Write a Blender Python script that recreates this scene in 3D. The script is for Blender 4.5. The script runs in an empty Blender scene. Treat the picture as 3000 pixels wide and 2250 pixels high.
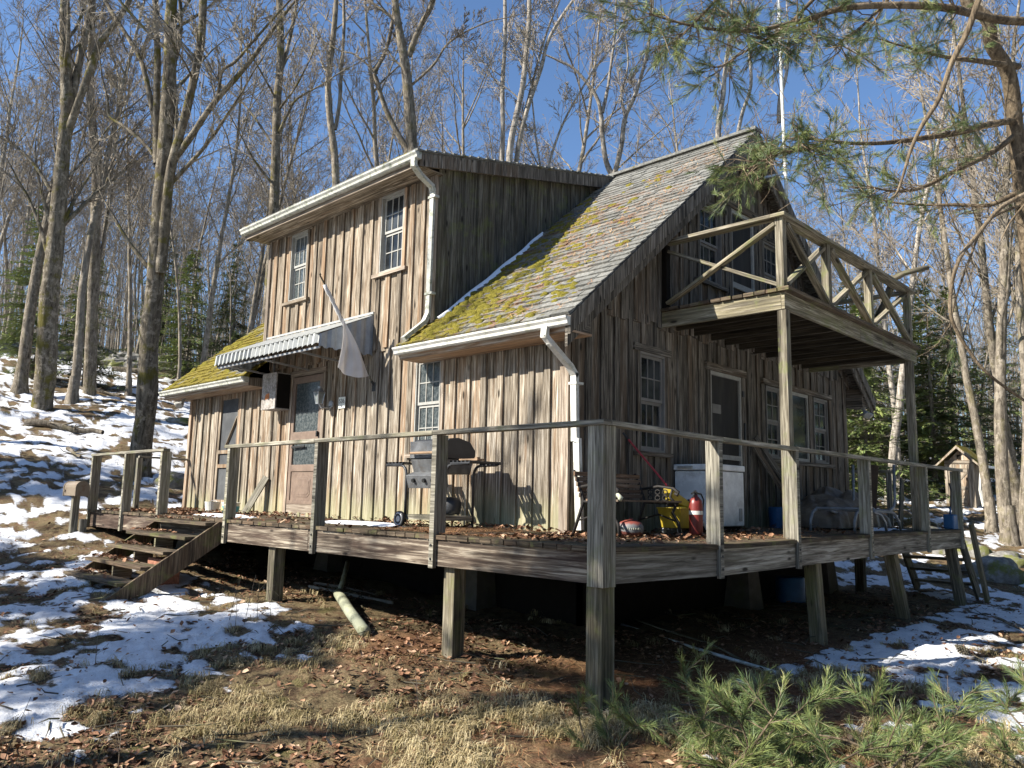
import bpy, math, random
import numpy as np
from mathutils import Vector
rad = math.radians
random.seed(7); RNG = np.random.default_rng(7)
S = bpy.context.scene; COL = S.collection
# ---------------------------------------------------------------- camera, sky, sun, exposure
CAM = np.array([3.5836, -4.6649, 0.3416]); YAW, PIT, ROL, FPX = rad(44.182), rad(8.2045), rad(1.2251), 2307.2
def cam_axes():
    cy, sy, cp, sp = math.cos(YAW), math.sin(YAW), math.cos(PIT), math.sin(PIT)
    f = np.array([-sy*cp, cy*cp, sp]); r = np.array([cy, sy, 0.]); u = np.cross(r, f)
    k, s = math.cos(ROL), math.sin(ROL)
    return k*r+s*u, -s*r+k*u, f
CR, CU, CF = cam_axes()
cd = bpy.data.cameras.new('camera'); cam = bpy.data.objects.new('camera', cd); COL.objects.link(cam)
from mathutils import Matrix
cam.matrix_world = Matrix([[CR[i], CU[i], -CF[i], CAM[i]] for i in range(3)]+[[0, 0, 0, 1]])
cd.sensor_width = 36; cd.lens = 36*FPX/3000; cd.clip_start = .05; cd.clip_end = 2000
S.camera = cam
SUN_EL, SX, SY = rad(35.4), -.459, -.889          # towards the sun, horizontally
W = bpy.data.worlds.new('World'); S.world = W; W.use_nodes = True
wn = W.node_tree.nodes; bg = wn['Background']
sk = wn.new('ShaderNodeTexSky'); sk.sky_type = 'NISHITA'; sk.sun_disc = False
sk.sun_elevation = SUN_EL; sk.sun_rotation = math.atan2(SX, SY); sk.air_density = 1.0; sk.dust_density = .5; sk.ozone_density = 1.5; sk.altitude = 400
tint = wn.new('ShaderNodeMix'); tint.data_type = 'RGBA'; tint.blend_type = 'MULTIPLY'; tint.inputs[0].default_value = 1; tint.inputs[7].default_value = (1.0, 1.18, 1.38, 1)
W.node_tree.links.new(sk.outputs[0], tint.inputs[6]); W.node_tree.links.new(tint.outputs[2], bg.inputs[0]); bg.inputs[1].default_value = .062
sl = bpy.data.lights.new('sun', 'SUN'); sl.energy = 5.0; sl.angle = rad(.53); sl.color = (1, .94, .84)
so = bpy.data.objects.new('sun', sl); COL.objects.link(so)
sd = Vector((SX*math.cos(SUN_EL), SY*math.cos(SUN_EL), math.sin(SUN_EL)))
so.rotation_euler = sd.to_track_quat('Z', 'Y').to_euler()
S.view_settings.view_transform = 'Standard'; S.view_settings.look = 'None'; S.view_settings.exposure = 1.2; S.view_settings.gamma = 1
S.cycles.max_bounces = 5; S.cycles.diffuse_bounces = 3; S.cycles.transparent_max_bounces = 8
def P(px, py, d):                                   # direction seen at source pixel, at forward distance d metres
    return CAM + d*(CF + CR*(px-1500)/FPX - CU*(py-1125)/FPX)

# ---------------------------------------------------------------- object helpers
def link(o, parent=None):
    COL.objects.link(o)
    if parent is not None: o.parent = parent
    return o
def tag(o, label=None, cat=None, group=None, kind=None):
    if label: o['label'] = label
    if cat: o['category'] = cat
    if group: o['group'] = group
    if kind: o['kind'] = kind
    return o
def thing(name, label, cat, loc=(0, 0, 0), rz=0, group=None):
    o = bpy.data.objects.new(name, None); link(o); o.location = loc; o.rotation_euler = (0, 0, rz); o.empty_display_size = .2
    return tag(o, label, cat, group)
def mk(name, V, F, mat, parent=None, uv=None, rnd=None, smooth=False, pt=None, mats=None, mi=None, loc=None):
    """V (n,3); F (m,k) array or list of tuples; uv per loop; rnd per face; pt = dict of point floats"""
    me = bpy.data.meshes.new(name); V = np.asarray(V, dtype=np.float32)
    if isinstance(F, np.ndarray):
        m, k = F.shape; lt = np.full(m, k, dtype=np.int32); li = F.ravel().astype(np.int32)
    else:
        lt = np.array([len(f) for f in F], dtype=np.int32); li = np.array([i for f in F for i in f], dtype=np.int32); m = len(F)
    ls = np.concatenate([[0], np.cumsum(lt)[:-1]]).astype(np.int32)
    me.vertices.add(len(V)); me.vertices.foreach_set('co', V.ravel())
    me.loops.add(len(li)); me.loops.foreach_set('vertex_index', li)
    me.polygons.add(m); me.polygons.foreach_set('loop_start', ls); me.polygons.foreach_set('loop_total', lt)
    if uv is not None:
        l = me.uv_layers.new(name='UVMap'); l.data.foreach_set('uv', np.asarray(uv, dtype=np.float32).ravel())
    if rnd is not None:
        a = me.attributes.new('rnd', 'FLOAT', 'FACE'); a.data.foreach_set('value', np.asarray(rnd, dtype=np.float32))
    for kk, vv in (pt or {}).items():
        a = me.attributes.new(kk, 'FLOAT', 'POINT'); a.data.foreach_set('value', np.asarray(vv, dtype=np.float32))
    me.polygons.foreach_set('use_smooth', np.full(m, bool(smooth)))
    for x in (mats or [mat]): me.materials.append(x)
    if mi is not None: me.polygons.foreach_set('material_index', np.asarray(mi, dtype=np.int32))
    me.update(calc_edges=True); me.validate()
    o = bpy.data.objects.new(name, me)
    if loc is not None: o.location = loc
    return link(o, parent)
def share(o, name=None, loc=None, rz=None, sc=None, parent=None):
    c = o.copy(); COL.objects.link(c)
    c.parent = parent
    if loc is not None: c.location = loc
    if rz is not None: c.rotation_euler = (0, 0, rz)
    if sc is not None: c.scale = (sc, sc, sc)
    return c
def nrm(v):
    v = np.asarray(v, float); return v/max(1e-9, np.linalg.norm(v))
class MB:
    """collects boxes, beams, prisms and tubes into one mesh"""
    def __init__(s): s.V = []; s.F = []; s.U = []; s.R = []; s.n = 0
    def poly(s, pts, uvs, r): pass
    def hexa(s, c, long=None, r=None, uo=None):
        """8 corners: 0-3 bottom loop, 4-7 top loop; uv: v runs along axis `long` (unit vec)"""
        c = np.asarray(c, float); r = random.random() if r is None else r
        if uo is None: uo = (random.random()*9, random.random()*9)
        if long is None:
            e = [c[1]-c[0], c[3]-c[0], c[4]-c[0]]; long = nrm(e[int(np.argmax([np.linalg.norm(x) for x in e]))])
        b = s.n; s.V.extend(c); s.n += 8
        for f in ((0, 3, 2, 1), (4, 5, 6, 7), (0, 1, 5, 4), (1, 2, 6, 5), (2, 3, 7, 6), (3, 0, 4, 7)):
            p = c[list(f)]; nn = np.cross(p[1]-p[0], p[2]-p[0]); nn = nrm(nn)
            a = long-nn*np.dot(long, nn)
            if np.linalg.norm(a) < .3: a = nrm(p[1]-p[0])
            else: a = nrm(a)
            q = np.cross(nn, a)
            s.F.append(tuple(b+i for i in f)); s.U.extend([(np.dot(x, q)+uo[0], np.dot(x, a)+uo[1]) for x in p]); s.R.append(r)
    def box(s, x0, x1, y0, y1, z0, z1, r=None, long=None):
        s.hexa([(x0, y0, z0), (x1, y0, z0), (x1, y1, z0), (x0, y1, z0), (x0, y0, z1), (x1, y0, z1), (x1, y1, z1), (x0, y1, z1)], long, r)
        return s
    def beam(s, p0, p1, w, h, up=(0, 0, 1), r=None, off=0, taper=1):
        p0 = np.asarray(p0, float); p1 = np.asarray(p1, float); d = nrm(p1-p0); a = np.cross(d, up)
        if np.linalg.norm(a) < 1e-3: a = np.cross(d, (1, 0, 0))
        a = nrm(a); b = nrm(np.cross(a, d)); c = []
        for p, k in ((p0, 1), (p1, taper)):
            for i, j in ((-1, -1), (1, -1), (1, 1), (-1, 1)): c.append(p+a*w/2*i*k+b*h/2*j*k)
        s.hexa(c, d, r); return s
    def prism(s, pts, ax, a0, a1, r=None):
        """polygon pts in the plane of the two other axes, extruded along ax from a0 to a1"""
        r = random.random() if r is None else r; n = len(pts); b = s.n; o = [i for i in range(3) if i != ax]; uo = random.random()*9
        for a in (a0, a1):
            for p in pts:
                v = [0, 0, 0]; v[ax] = a; v[o[0]] = p[0]; v[o[1]] = p[1]; s.V.append(v)
        s.n += 2*n
        s.F.append(tuple(b+i for i in range(n))[::-1]); s.U.extend([(p[0], p[1]) for p in pts][::-1]); s.R.append(r)
        s.F.append(tuple(b+n+i for i in range(n))); s.U.extend([(p[0], p[1]) for p in pts]); s.R.append(r)
        t = 0
        for i in range(n):
            j = (i+1) % n; l = math.dist(pts[i], pts[j])
            s.F.append((b+i, b+j, b+n+j, b+n+i)); s.U.extend([(t+uo, a0), (t+l+uo, a0), (t+l+uo, a1), (t+uo, a1)]); s.R.append(r); t += l
        return s
    def tube(s, pts, rad_, n=8, cap=True, r=None):
        pts = np.asarray(pts, float); m = len(pts); r = random.random() if r is None else r
        rr = np.full(m, rad_) if np.isscalar(rad_) else np.asarray(rad_)
        d = np.gradient(pts, axis=0); d /= np.linalg.norm(d, axis=1)[:, None]+1e-9
        ref = np.array([0, 0, 1.]) if abs(d[0][2]) < .9 else np.array([1., 0, 0])
        b = s.n; a = nrm(np.cross(d[0], ref)); L = 0
        for i in range(m):
            a = nrm(a-d[i]*np.dot(a, d[i])); q = np.cross(d[i], a)
            for k in range(n):
                t = 2*math.pi*k/n; s.V.append(pts[i]+(a*math.cos(t)+q*math.sin(t))*rr[i])
        s.n += m*n
        for i in range(m-1):
            l = float(np.linalg.norm(pts[i+1]-pts[i])); c = 2*math.pi*float(rr[i])/n
            for k in range(n):
                k2 = (k+1) % n
                s.F.append((b+i*n+k, b+i*n+k2, b+(i+1)*n+k2, b+(i+1)*n+k)); s.U.extend([(k*c, L), ((k+1)*c, L), ((k+1)*c, L+l), (k*c, L+l)]); s.R.append(r)
            L += l
        if cap:
            s.F.append(tuple(b+k for k in range(n))[::-1]); s.U.extend([(0, 0)]*n); s.R.append(r)
            s.F.append(tuple(b+(m-1)*n+k for k in range(n))); s.U.extend([(0, 0)]*n); s.R.append(r)
        return s
    def lathe(s, prof, c, n=20, r=None, axis=2):
        """prof list of (radius, height)"""
        r = random.random() if r is None else r; b = s.n; m = len(prof); o = [i for i in range(3) if i != axis]
        for rr, h in prof:
            for k in range(n):
                t = 2*math.pi*k/n; v = list(c); v[axis] += h; v[o[0]] += rr*math.cos(t); v[o[1]] += rr*math.sin(t); s.V.append(v)
        s.n += m*n
        for i in range(m-1):
            for k in range(n):
                k2 = (k+1) % n; s.F.append((b+i*n+k, b+i*n+k2, b+(i+1)*n+k2, b+(i+1)*n+k)); s.U.extend([(k/n, i/m), ((k+1)/n, i/m), ((k+1)/n, (i+1)/m), (k/n, (i+1)/m)]); s.R.append(r)
        return s
    def grid(s, G, r=None, uvs=1.0):
        """G array (m,n,3)"""
        m, n = G.shape[:2]; b = s.n; s.V.extend(G.reshape(-1, 3)); s.n += m*n; r = random.random() if r is None else r
        for i in range(m-1):
            for j in range(n-1):
                s.F.append((b+i*n+j, b+i*n+j+1, b+(i+1)*n+j+1, b+(i+1)*n+j)); s.U.extend([(j*uvs/n, i*uvs/m), ((j+1)*uvs/n, i*uvs/m), ((j+1)*uvs/n, (i+1)*uvs/m), (j*uvs/n, (i+1)*uvs/m)]); s.R.append(r)
        return s
    def out(s, name, mat, parent=None, smooth=False, bevel=0, loc=None):
        if not s.F: return link(bpy.data.objects.new(name, None), parent)
        o = mk(name, s.V, s.F, mat, parent, uv=s.U, rnd=s.R, smooth=smooth, loc=loc)
        if bevel:
            m = o.modifiers.new('bevel', 'BEVEL'); m.width = bevel; m.segments = 2; m.limit_method = 'ANGLE'; m.angle_limit = rad(40)
        return o

# ---------------------------------------------------------------- noise (numpy, for terrain and wear)
def _h(ix, iy, s):
    n = (ix.astype(np.int64)*374761393+iy.astype(np.int64)*668265263+s*1274126177) & 0x7fffffff
    n = ((n ^ (n >> 13))*1274126177) & 0x7fffffff
    return ((n ^ (n >> 16)) & 0xffff)/65535.
def vnoise(x, y, s=0):
    x = np.asarray(x, float); y = np.asarray(y, float); ix = np.floor(x); iy = np.floor(y); fx = x-ix; fy = y-iy
    fx = fx*fx*(3-2*fx); fy = fy*fy*(3-2*fy); a = _h(ix, iy, s); b = _h(ix+1, iy, s); c = _h(ix, iy+1, s); d = _h(ix+1, iy+1, s)
    return a+(b-a)*fx+(c-a)*fy+(a-b-c+d)*fx*fy
def fbm(x, y, o=4, s=0):
    t = 0; a = .5; w = 0
    for i in range(o): t = t+a*vnoise(x*2**i+i*17.3, y*2**i-i*9.1, s+i); w += a; a *= .5
    return t/w

# ---------------------------------------------------------------- materials
class NT:
    def __init__(s, name, rough=.8, spec=.3):
        s.m = bpy.data.materials.new(name); s.m.use_nodes = True; s.t = s.m.node_tree; s.b = s.t.nodes['Principled BSDF']
        s.b.inputs['Roughness'].default_value = rough; s.b.inputs['Specular IOR Level'].default_value = spec
    def n(s, t, **k):
        x = s.t.nodes.new('ShaderNode'+t)
        for a, v in k.items(): setattr(x, a, v)
        return x
    def set(s, sock, v):
        if isinstance(v, bpy.types.NodeSocket): s.t.links.new(v, sock)
        else: sock.default_value = (*v, 1) if isinstance(v, tuple) and len(v) == 3 and sock.type == 'RGBA' else v
    def uv(s): return s.n('UVMap').outputs[0]
    def obj(s): return s.n('TexCoord').outputs['Object']
    def mapp(s, v, scale=(1, 1, 1), loc=(0, 0, 0)):
        x = s.n('Mapping'); s.set(x.inputs[0], v); x.inputs['Scale'].default_value = scale; x.inputs['Location'].default_value = loc; return x.outputs[0]
    def noise(s, v, sc, det=3, ro=.55, dist=0):
        x = s.n('TexNoise'); s.set(x.inputs['Vector'], v); x.inputs['Scale'].default_value = sc; x.inputs['Detail'].default_value = det; x.inputs['Roughness'].default_value = ro; x.inputs['Distortion'].default_value = dist; return x.outputs[0]
    def vor(s, v, sc, out=0, feat='F1'):
        x = s.n('TexVoronoi'); x.feature = feat; s.set(x.inputs['Vector'], v); x.inputs['Scale'].default_value = sc; return x.outputs[out]
    def ramp(s, v, stops, interp='LINEAR'):
        x = s.n('ValToRGB'); s.set(x.inputs[0], v); x.color_ramp.interpolation = interp
        e = x.color_ramp.elements
        while len(e) < len(stops): e.new(.5)
        for i, (p, c) in enumerate(stops): e[i].position = p; e[i].color = (*c, 1) if not np.isscalar(c) else (c, c, c, 1)
        return x.outputs[0]
    def mix(s, f, a, b, mode='MIX'):
        x = s.n('Mix', data_type='RGBA', blend_type=mode); s.set(x.inputs[0], f); s.set(x.inputs[6], a); s.set(x.inputs[7], b); return x.outputs[2]
    def math(s, op, a, b=0.):
        x = s.n('Math', operation=op); s.set(x.inputs[0], a); s.set(x.inputs[1], b); return x.outputs[0]
    def step(s, v, a, b):
        x = s.n('MapRange'); x.interpolation_type = 'SMOOTHSTEP'; s.set(x.inputs[0], v); x.inputs[1].default_value = a; x.inputs[2].default_value = b; return x.outputs[0]
    def attr(s, name): return s.n('Attribute', attribute_name=name).outputs['Fac']
    def xyz(s, v, i):
        x = s.n('SeparateXYZ'); s.set(x.inputs[0], v); return x.outputs[i]
    def col(s, c): s.set(s.b.inputs['Base Color'], c); return s
    def bump(s, h, st=.5, d=.01):
        x = s.n('Bump'); x.inputs['Strength'].default_value = st; x.inputs['Distance'].default_value = d; s.set(x.inputs['Height'], h); s.t.links.new(x.outputs[0], s.b.inputs['Normal']); return s
def wood(name, pal, rough=.85, stain=None, green=.0, grain=(55, 2.2), knots=True, lowgreen=None, bump=.8):
    """weathered wood; uv.v runs along the board. pal = [dark, mid, light, warm]"""
    k = NT(name, rough, .2); u = k.uv(); r = k.attr('rnd')
    g = k.noise(k.mapp(u, (grain[0], grain[1], 1)), 1, 5, .65, .6)
    g2 = k.noise(k.mapp(u, (grain[0]*.22, grain[1]*.5, 1), (3, 7, 0)), 1, 4, .6, 1.2)
    c = k.ramp(g, [(.34, pal[0]), (.49, pal[1]), (.64, pal[2])])
    warm = k.mix(k.step(g, .3, .7), tuple(x*.55 for x in pal[3]), pal[3])
    f = k.step(k.math('ADD', g2, k.math('MULTIPLY', k.math('SUBTRACT', r, .5), .42)), .52, .72)
    c = k.mix(k.math('MULTIPLY', f, .85), c, warm)
    g3 = k.step(k.noise(k.mapp(u, (grain[0]*.5, .55, 1), (5, 1, 0)), 1, 5, .7), .5, .64); c = k.mix(k.math('MULTIPLY', g3, .72), c, tuple(x*.7 for x in pal[0]))
    wh = k.step(k.noise(k.mapp(u, (grain[0]*.4, .8, 1), (8, 3, 0)), 1, 5, .7), .56, .70); c = k.mix(k.math('MULTIPLY', wh, .3), c, tuple(min(.8, x*1.2) for x in pal[2]))
    bl = k.step(k.noise(k.mapp(u, (9, .7, 1), (1, 2, 0)), 1, 4, .6), .52, .75)
    c = k.mix(bl, c, tuple(x*.45 for x in pal[0]), 'MIX')
    if knots:
        v = k.vor(k.mapp(u, (6.5, 2.2, 1)), 1); kn = k.step(v, .16, .06)
        c = k.mix(kn, c, tuple(x*.4 for x in pal[0]))
    c = k.mix(1.0, c, k.ramp(r, [(0, .62), (1, 1.3)]), 'MULTIPLY')
    if green:
        c = k.mix(k.math('MULTIPLY', k.step(k.noise(k.obj(), 3.5, 5, .7), .5, .66), green), c, (.16, .19, .05))
    if lowgreen:
        z = k.xyz(k.obj(), 2); zz = k.math('ADD', z, k.math('MULTIPLY', k.noise(k.mapp(k.obj(), (6, 6, 1.5)), 1, 4), .7))
        c = k.mix(k.math('MULTIPLY', k.step(zz, lowgreen[0]+.5, lowgreen[0]), .55), c, lowgreen[1])
    k.col(c); k.bump(g, bump, .006); return k.m
def flat(name, c, rough=.5, spec=.4, metal=0, var=.12, sc=8, bump=0, dirt=None):
    k = NT(name, rough, spec); n = k.noise(k.obj(), sc, 5, .65)
    cc = k.mix(k.step(n, .35, .7), tuple(x*(1-var) for x in c), tuple(min(1, x*(1+var)) for x in c))
    if dirt: cc = k.mix(k.math('MULTIPLY', k.step(k.noise(k.obj(), dirt[1], 6, .75), .5, .62), dirt[2]), cc, dirt[0])
    k.col(cc); k.b.inputs['Metallic'].default_value = metal
    if bump: k.bump(n, bump, .01)
    return k.m
M = {}
M['siding'] = wood('weathered_siding', [(.075, .058, .041), (.26, .215, .16), (.56, .50, .41), (.24, .155, .092)], lowgreen=(.35, (.36, .35, .20)))
M['siding_up'] = wood('weathered_siding_upper', [(.07, .052, .036), (.24, .19, .135), (.50, .43, .34), (.24, .15, .085)])
M['siding_grey_shaded'] = wood('grey_siding_shaded', [(.045, .04, .033), (.14, .123, .10), (.33, .295, .245), (.125, .09, .06)], lowgreen=(.3, (.16, .17, .09)))  # weathered grey, darkened further to put the gable's shade into the boards
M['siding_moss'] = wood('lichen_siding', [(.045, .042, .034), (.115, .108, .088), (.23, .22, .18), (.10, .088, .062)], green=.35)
M['trim'] = wood('trim_wood', [(.16, .12, .09), (.32, .26, .20), (.50, .43, .35), (.38, .24, .14)], knots=False)
M['deckwood'] = wood('deck_boards', [(.045, .034, .024), (.11, .083, .056), (.20, .155, .105), (.09, .058, .036)], green=.35, knots=False)
M['rim'] = wood('rim_board_front', [(.045, .032, .024), (.12, .092, .068), (.36, .31, .24), (.06, .036, .027)], grain=(40, 1.6))
M['rail'] = wood('rail_wood', [(.10, .09, .07), (.24, .22, .175), (.45, .42, .34), (.20, .185, .13)], green=.25)
M['post'] = wood('ground_post', [(.055, .048, .033), (.14, .12, .085), (.28, .25, .185), (.14, .12, .07)], green=.3)
M['balc'] = wood('balcony_wood', [(.085, .073, .052), (.22, .192, .14), (.43, .39, .30), (.19, .165, .10)], green=.4)
M['joist'] = wood('joist_wood_shaded', [(.03, .025, .018), (.06, .05, .036), (.10, .085, .06), (.06, .045, .025)], knots=False)  # darkened so the shade under the balcony sits in the wood colour
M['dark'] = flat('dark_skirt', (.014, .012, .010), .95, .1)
M['core'] = flat('dark_framing', (.05, .042, .035), .95, .1)
M['white'] = flat('white_gutter_paint', (.64, .63, .58), .4, .5, dirt=((.30, .31, .20), 9, .5), sc=4)
M['whiteold'] = flat('old_white_paint', (.46, .46, .41), .6, .3, dirt=((.16, .18, .11), 14, .75), sc=5)
M['sash'] = flat('sash_paint', (.34, .335, .305), .6, .3, dirt=((.25, .23, .2), 20, .4))
M['sashdark'] = flat('grey_sash', (.20, .19, .175), .6, .3)
k = NT('window_glass', .07, .28); k.col(k.mix(k.step(k.noise(k.obj(), 2.5, 3), .35, .65), (.012, .014, .016), (.05, .055, .058))); M['glass'] = k.m
k = NT('insect_screen', .75, .25); k.col(k.mix(k.step(k.noise(k.obj(), 3, 4), .35, .7), (.055, .058, .062), (.10, .105, .108))); M['screen'] = k.m
k = NT('dark_screen', .7, .25); k.col(k.mix(k.step(k.noise(k.mapp(k.obj(), (3, 3, .6)), 2, 3), .4, .7), (.022, .021, .020), (.04, .036, .032))); M['dscreen'] = k.m
k = NT('dirty_glass', .2, .6); k.col(k.mix(k.step(k.noise(k.obj(), 26, 6, .8), .42, .62), (.035, .045, .048), (.11, .122, .12))); M['dglass'] = k.m
M['doorbrown'] = flat('storm_door_paint', (.20, .145, .11), .5, .3, dirt=((.13, .09, .07), 6, .5))
M['metal'] = flat('galvanised_metal', (.42, .43, .44), .4, .5, .6, dirt=((.25, .22, .18), 10, .5))
M['black'] = flat('black_metal', (.02, .02, .02), .5, .4)
# ---------------------------------------------------------------- terrain
def gz(x, y, fine=True):
    x = np.asarray(x, float); y = np.asarray(y, float)
    z = -1.15+.058*np.clip(-x, 0, 10.8)+.08*np.clip(y, -4, 0)
    z = z-.03*np.clip(x-1, 0, 8)
    dx = x-CAM[0]; dy = y-CAM[1]; D = np.hypot(dx, dy)+1e-6
    s = (dx*.719+dy*.695)/D; f = (-dx*.695+dy*.719)/D
    w = np.clip((f+.2)/.7, 0, 1); k = np.clip((s+.42)/.87, 0, 1)
    D0 = 14.3+2.2*k; sl = (.245*(1-k)+.095*k)*w+.03*(1-w)
    t = D-D0; sp = np.where(t > 8, t, np.log1p(np.exp(np.clip(t, -20, 8)*1.5))/1.5)
    far = np.clip(D-43, 0, 500); z = z+sl*sp-sl*far*(.22+.25*(1-k))
    z = z-np.clip(D-120, 0, 500)*sl*.45
    if fine:
        a = np.clip((D-9)/20, 0, 1)
        z = z+(fbm(x*.9, y*.9, 3, 3)-.5)*(.10+.18*a)+(fbm(x*3.5, y*3.5, 3, 8)-.5)*(.045+.10*a)
        z = z+(fbm(x*13, y*13, 3, 5)-.5)*.045
    return z
BL = [(-5.6, -.9, 1.0, .08), (-4.3, -.9, .8, .11), (-3.6, -1.7, .9, .10), (-2.7, -2.2, .9, .09), (-8.6, -1.8, 1.7, .05), (-1.2, -.9, 1.0, -.16), (-1.3, .4, 1.1, -.32), (-.2, -1.2, .9, -.25), (-2.1, -1.2, .6, .02),
      (.9, 5.2, 1.6, .02), (1.6, 9, 2.8, .05), (-9.8, -.6, .8, -.12), (-1.6, -1.6, .6, .10), (-1.0, -2.3, .9, -.25), (.2, .6, .8, -.2), (1.6, 1.2, 1.2, -.02),
      (-7.4, -2.6, 1.1, -.06), (.6, -2.4, 1.5, -.2), (-3.2, .5, .8, -.15), (-5.5, .4, .8, -.1)]
def snowf(x, y):
    x = np.asarray(x, float); y = np.asarray(y, float)
    D = np.hypot(x-CAM[0], y-CAM[1]); s = ((x-CAM[0])*.719+(y-CAM[1])*.695)/(D+1e-6)
    b = np.full_like(x, -.008)
    b = b+np.clip((D-10.5)/6, 0, 1)*np.where(s < -.05, .045, .0)
    for cx, cy, r, a in BL: b = b+a*np.exp(-((x-cx)**2+(y-cy)**2)/(2*r*r))
    b = b+.075*np.clip((x+.2)/.6, 0, 1)*np.clip((y-1.8)/1.6, 0, 1)
    in_ = np.clip((x+11.6)/.5, 0, 1)*np.clip((.15-x)/.5, 0, 1)*np.clip((y+.05)/.6, 0, 1)*np.clip((9.6-y)/.8, 0, 1)
    n = fbm(x*.9, y*.9, 3, 21)*.26+fbm(x*3.9, y*3.9, 5, 33)*.74
    return n-.5+b-in_*.8+(fbm(x*8, y*8, 3, 44)-.5)*.22
ang = np.concatenate([np.arange(-180, -45, 4.), np.arange(-45, 45, .17), np.arange(45, 180, 4.)])
rr = np.concatenate([[.02], .5*1.0125**np.arange(0, 540)]); rr = rr[rr < 420]
A, R_ = np.meshgrid(np.radians(ang), rr); fx, fy = -.695, .719
gx = CAM[0]+R_*(np.cos(A)*fx+np.sin(A)*.719); gy = CAM[1]+R_*(np.cos(A)*fy+np.sin(A)*.695)
sn = snowf(gx, gy); GZ = gz(gx, gy)+np.clip(sn*7, 0, 1)*.016+np.clip(sn*2.5, 0, 1)*.014
nr, na = gx.shape; ii = np.arange(nr-1)[:, None]*na; jj = np.arange(na)[None, :]; j2 = (jj+1) % na
F = np.stack([ii+jj, ii+na+jj, ii+na+j2, ii+j2], -1).reshape(-1, 4)[:, ::-1]
k = NT('snowy_leafy_ground', .95, .1); o = k.obj()
s = k.math('ADD', k.attr('snow'), k.math('MULTIPLY', k.math('SUBTRACT', k.noise(o, 19, 7, .8), .5), .34))
sf = k.step(s, -.02, .05)
n1 = k.noise(o, 1.7, 4, .6); n2 = k.noise(o, 55, 5, .75); n3 = k.noise(o, 7, 5, .7); vv = k.vor(o, 38, 1)
leaf = k.ramp(n2, [(.3, (.035, .023, .014)), (.5, (.12, .078, .046)), (.68, (.25, .165, .10))])
leaf = k.mix(k.step(vv, .5, .9), leaf, (.20, .11, .065))
soil = k.ramp(n2, [(.3, (.02, .014, .009)), (.6, (.075, .05, .03))])
grass = k.ramp(n2, [(.3, (.06, .047, .024)), (.5, (.17, .13, .07)), (.7, (.32, .255, .15))])
mossy = k.ramp(n2, [(.3, (.04, .045, .012)), (.7, (.15, .15, .04))])
c = k.mix(k.step(n1, .42, .58), leaf, soil); c = k.mix(k.math('MULTIPLY', k.step(n3, .40, .56), .8), c, grass)
c = k.mix(k.math('MULTIPLY', k.step(k.noise(k.mapp(o, (1, 1, 1), (9, 4, 0)), 3.1, 4), .60, .68), .45), c, mossy)
c = k.mix(k.attr('needles'), c, k.ramp(n2, [(.3, (.06, .026, .014)), (.55, (.17, .075, .035)), (.75, (.30, .15, .075))]))
snowc = k.ramp(k.noise(o, 5, 6, .7), [(.3, (.58, .60, .63)), (.6, (.80, .81, .83))])
snowc = k.mix(k.math('MULTIPLY', k.step(k.noise(o, 48, 6, .85), .555, .66), .8), snowc, (.24, .165, .11))
k.col(k.mix(sf, c, snowc)); h = k.math('ADD', k.math('MULTIPLY', n2, .5), k.math('MULTIPLY', sf, .25)); k.bump(h, .9, .035)
M['ground'] = k.m
needles = np.clip(1.2-np.hypot((gx-.2)/1.6, (gy-1.9)/3.2), 0, 1)*(gx > -9)
needles = np.maximum(needles, np.clip((fbm(gx*.5, gy*.5, 3, 77)-.5)*4, 0, .6)*(R_ < 9))
mk('ground', np.stack([gx, gy, GZ], -1).reshape(-1, 3), F, M['ground'], smooth=True, pt={'snow': sn.ravel(), 'needles': needles.ravel()})['kind'] = 'structure'
def gzz(x, y): return float(gz(np.array([x]), np.array([y]))[0])

# ---------------------------------------------------------------- cabin
XL, XG, YF, YB = -10.76, -1.693, 1.643, 9.02
YR, ZR = 5.335, 5.60; YE, ZE = 1.23, 2.17; SL = (ZR-ZE)/(YR-YE); RX0, RX1 = -11.12, -1.34
DX0, DX1 = -8.15, -3.97; DZE = 4.60; DSL = (ZR-.05-DZE)/(YR-1.22)
cabin = thing('cabin', 'weathered board and batten cabin with mossy shingle roof and shed dormer', 'cabin', (-6.2, 5.3, 0))
off = Vector((-6.2, 5.3, 0))
def cb(mb, name, mat, parent=None, bevel=0, smooth=False, off_=off, dst=None):
    o = mb.out(name, mat, None, smooth, bevel); par = parent or cabin
    o.parent = par
    if par is cabin: o.location = -off_
    return o
FR = ('F', YF); GA = ('G', XG)
def mp(pl, u, z, d):                                  # plane coordinates: u along, z up, d outwards
    if pl[0] == 'F': return (u, pl[1]-d, z)
    return (pl[1]+d, u, z)
def slab(mb, pl, u0, u1, zb0, zb1, zt0, zt1, d0, d1, r=None, uo=None, long=(0, 0, 1)):
    c = [mp(pl, u0, zb0, d0), mp(pl, u1, zb1, d0), mp(pl, u1, zb1, d1), mp(pl, u0, zb0, d1), mp(pl, u0, zt0, d0), mp(pl, u1, zt1, d0), mp(pl, u1, zt1, d1), mp(pl, u0, zt0, d1)]
    if pl[0] == 'F': c = [c[3], c[2], c[1], c[0], c[7], c[6], c[5], c[4]]
    mb.hexa(c, np.array(long, float), r, uo)
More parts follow.
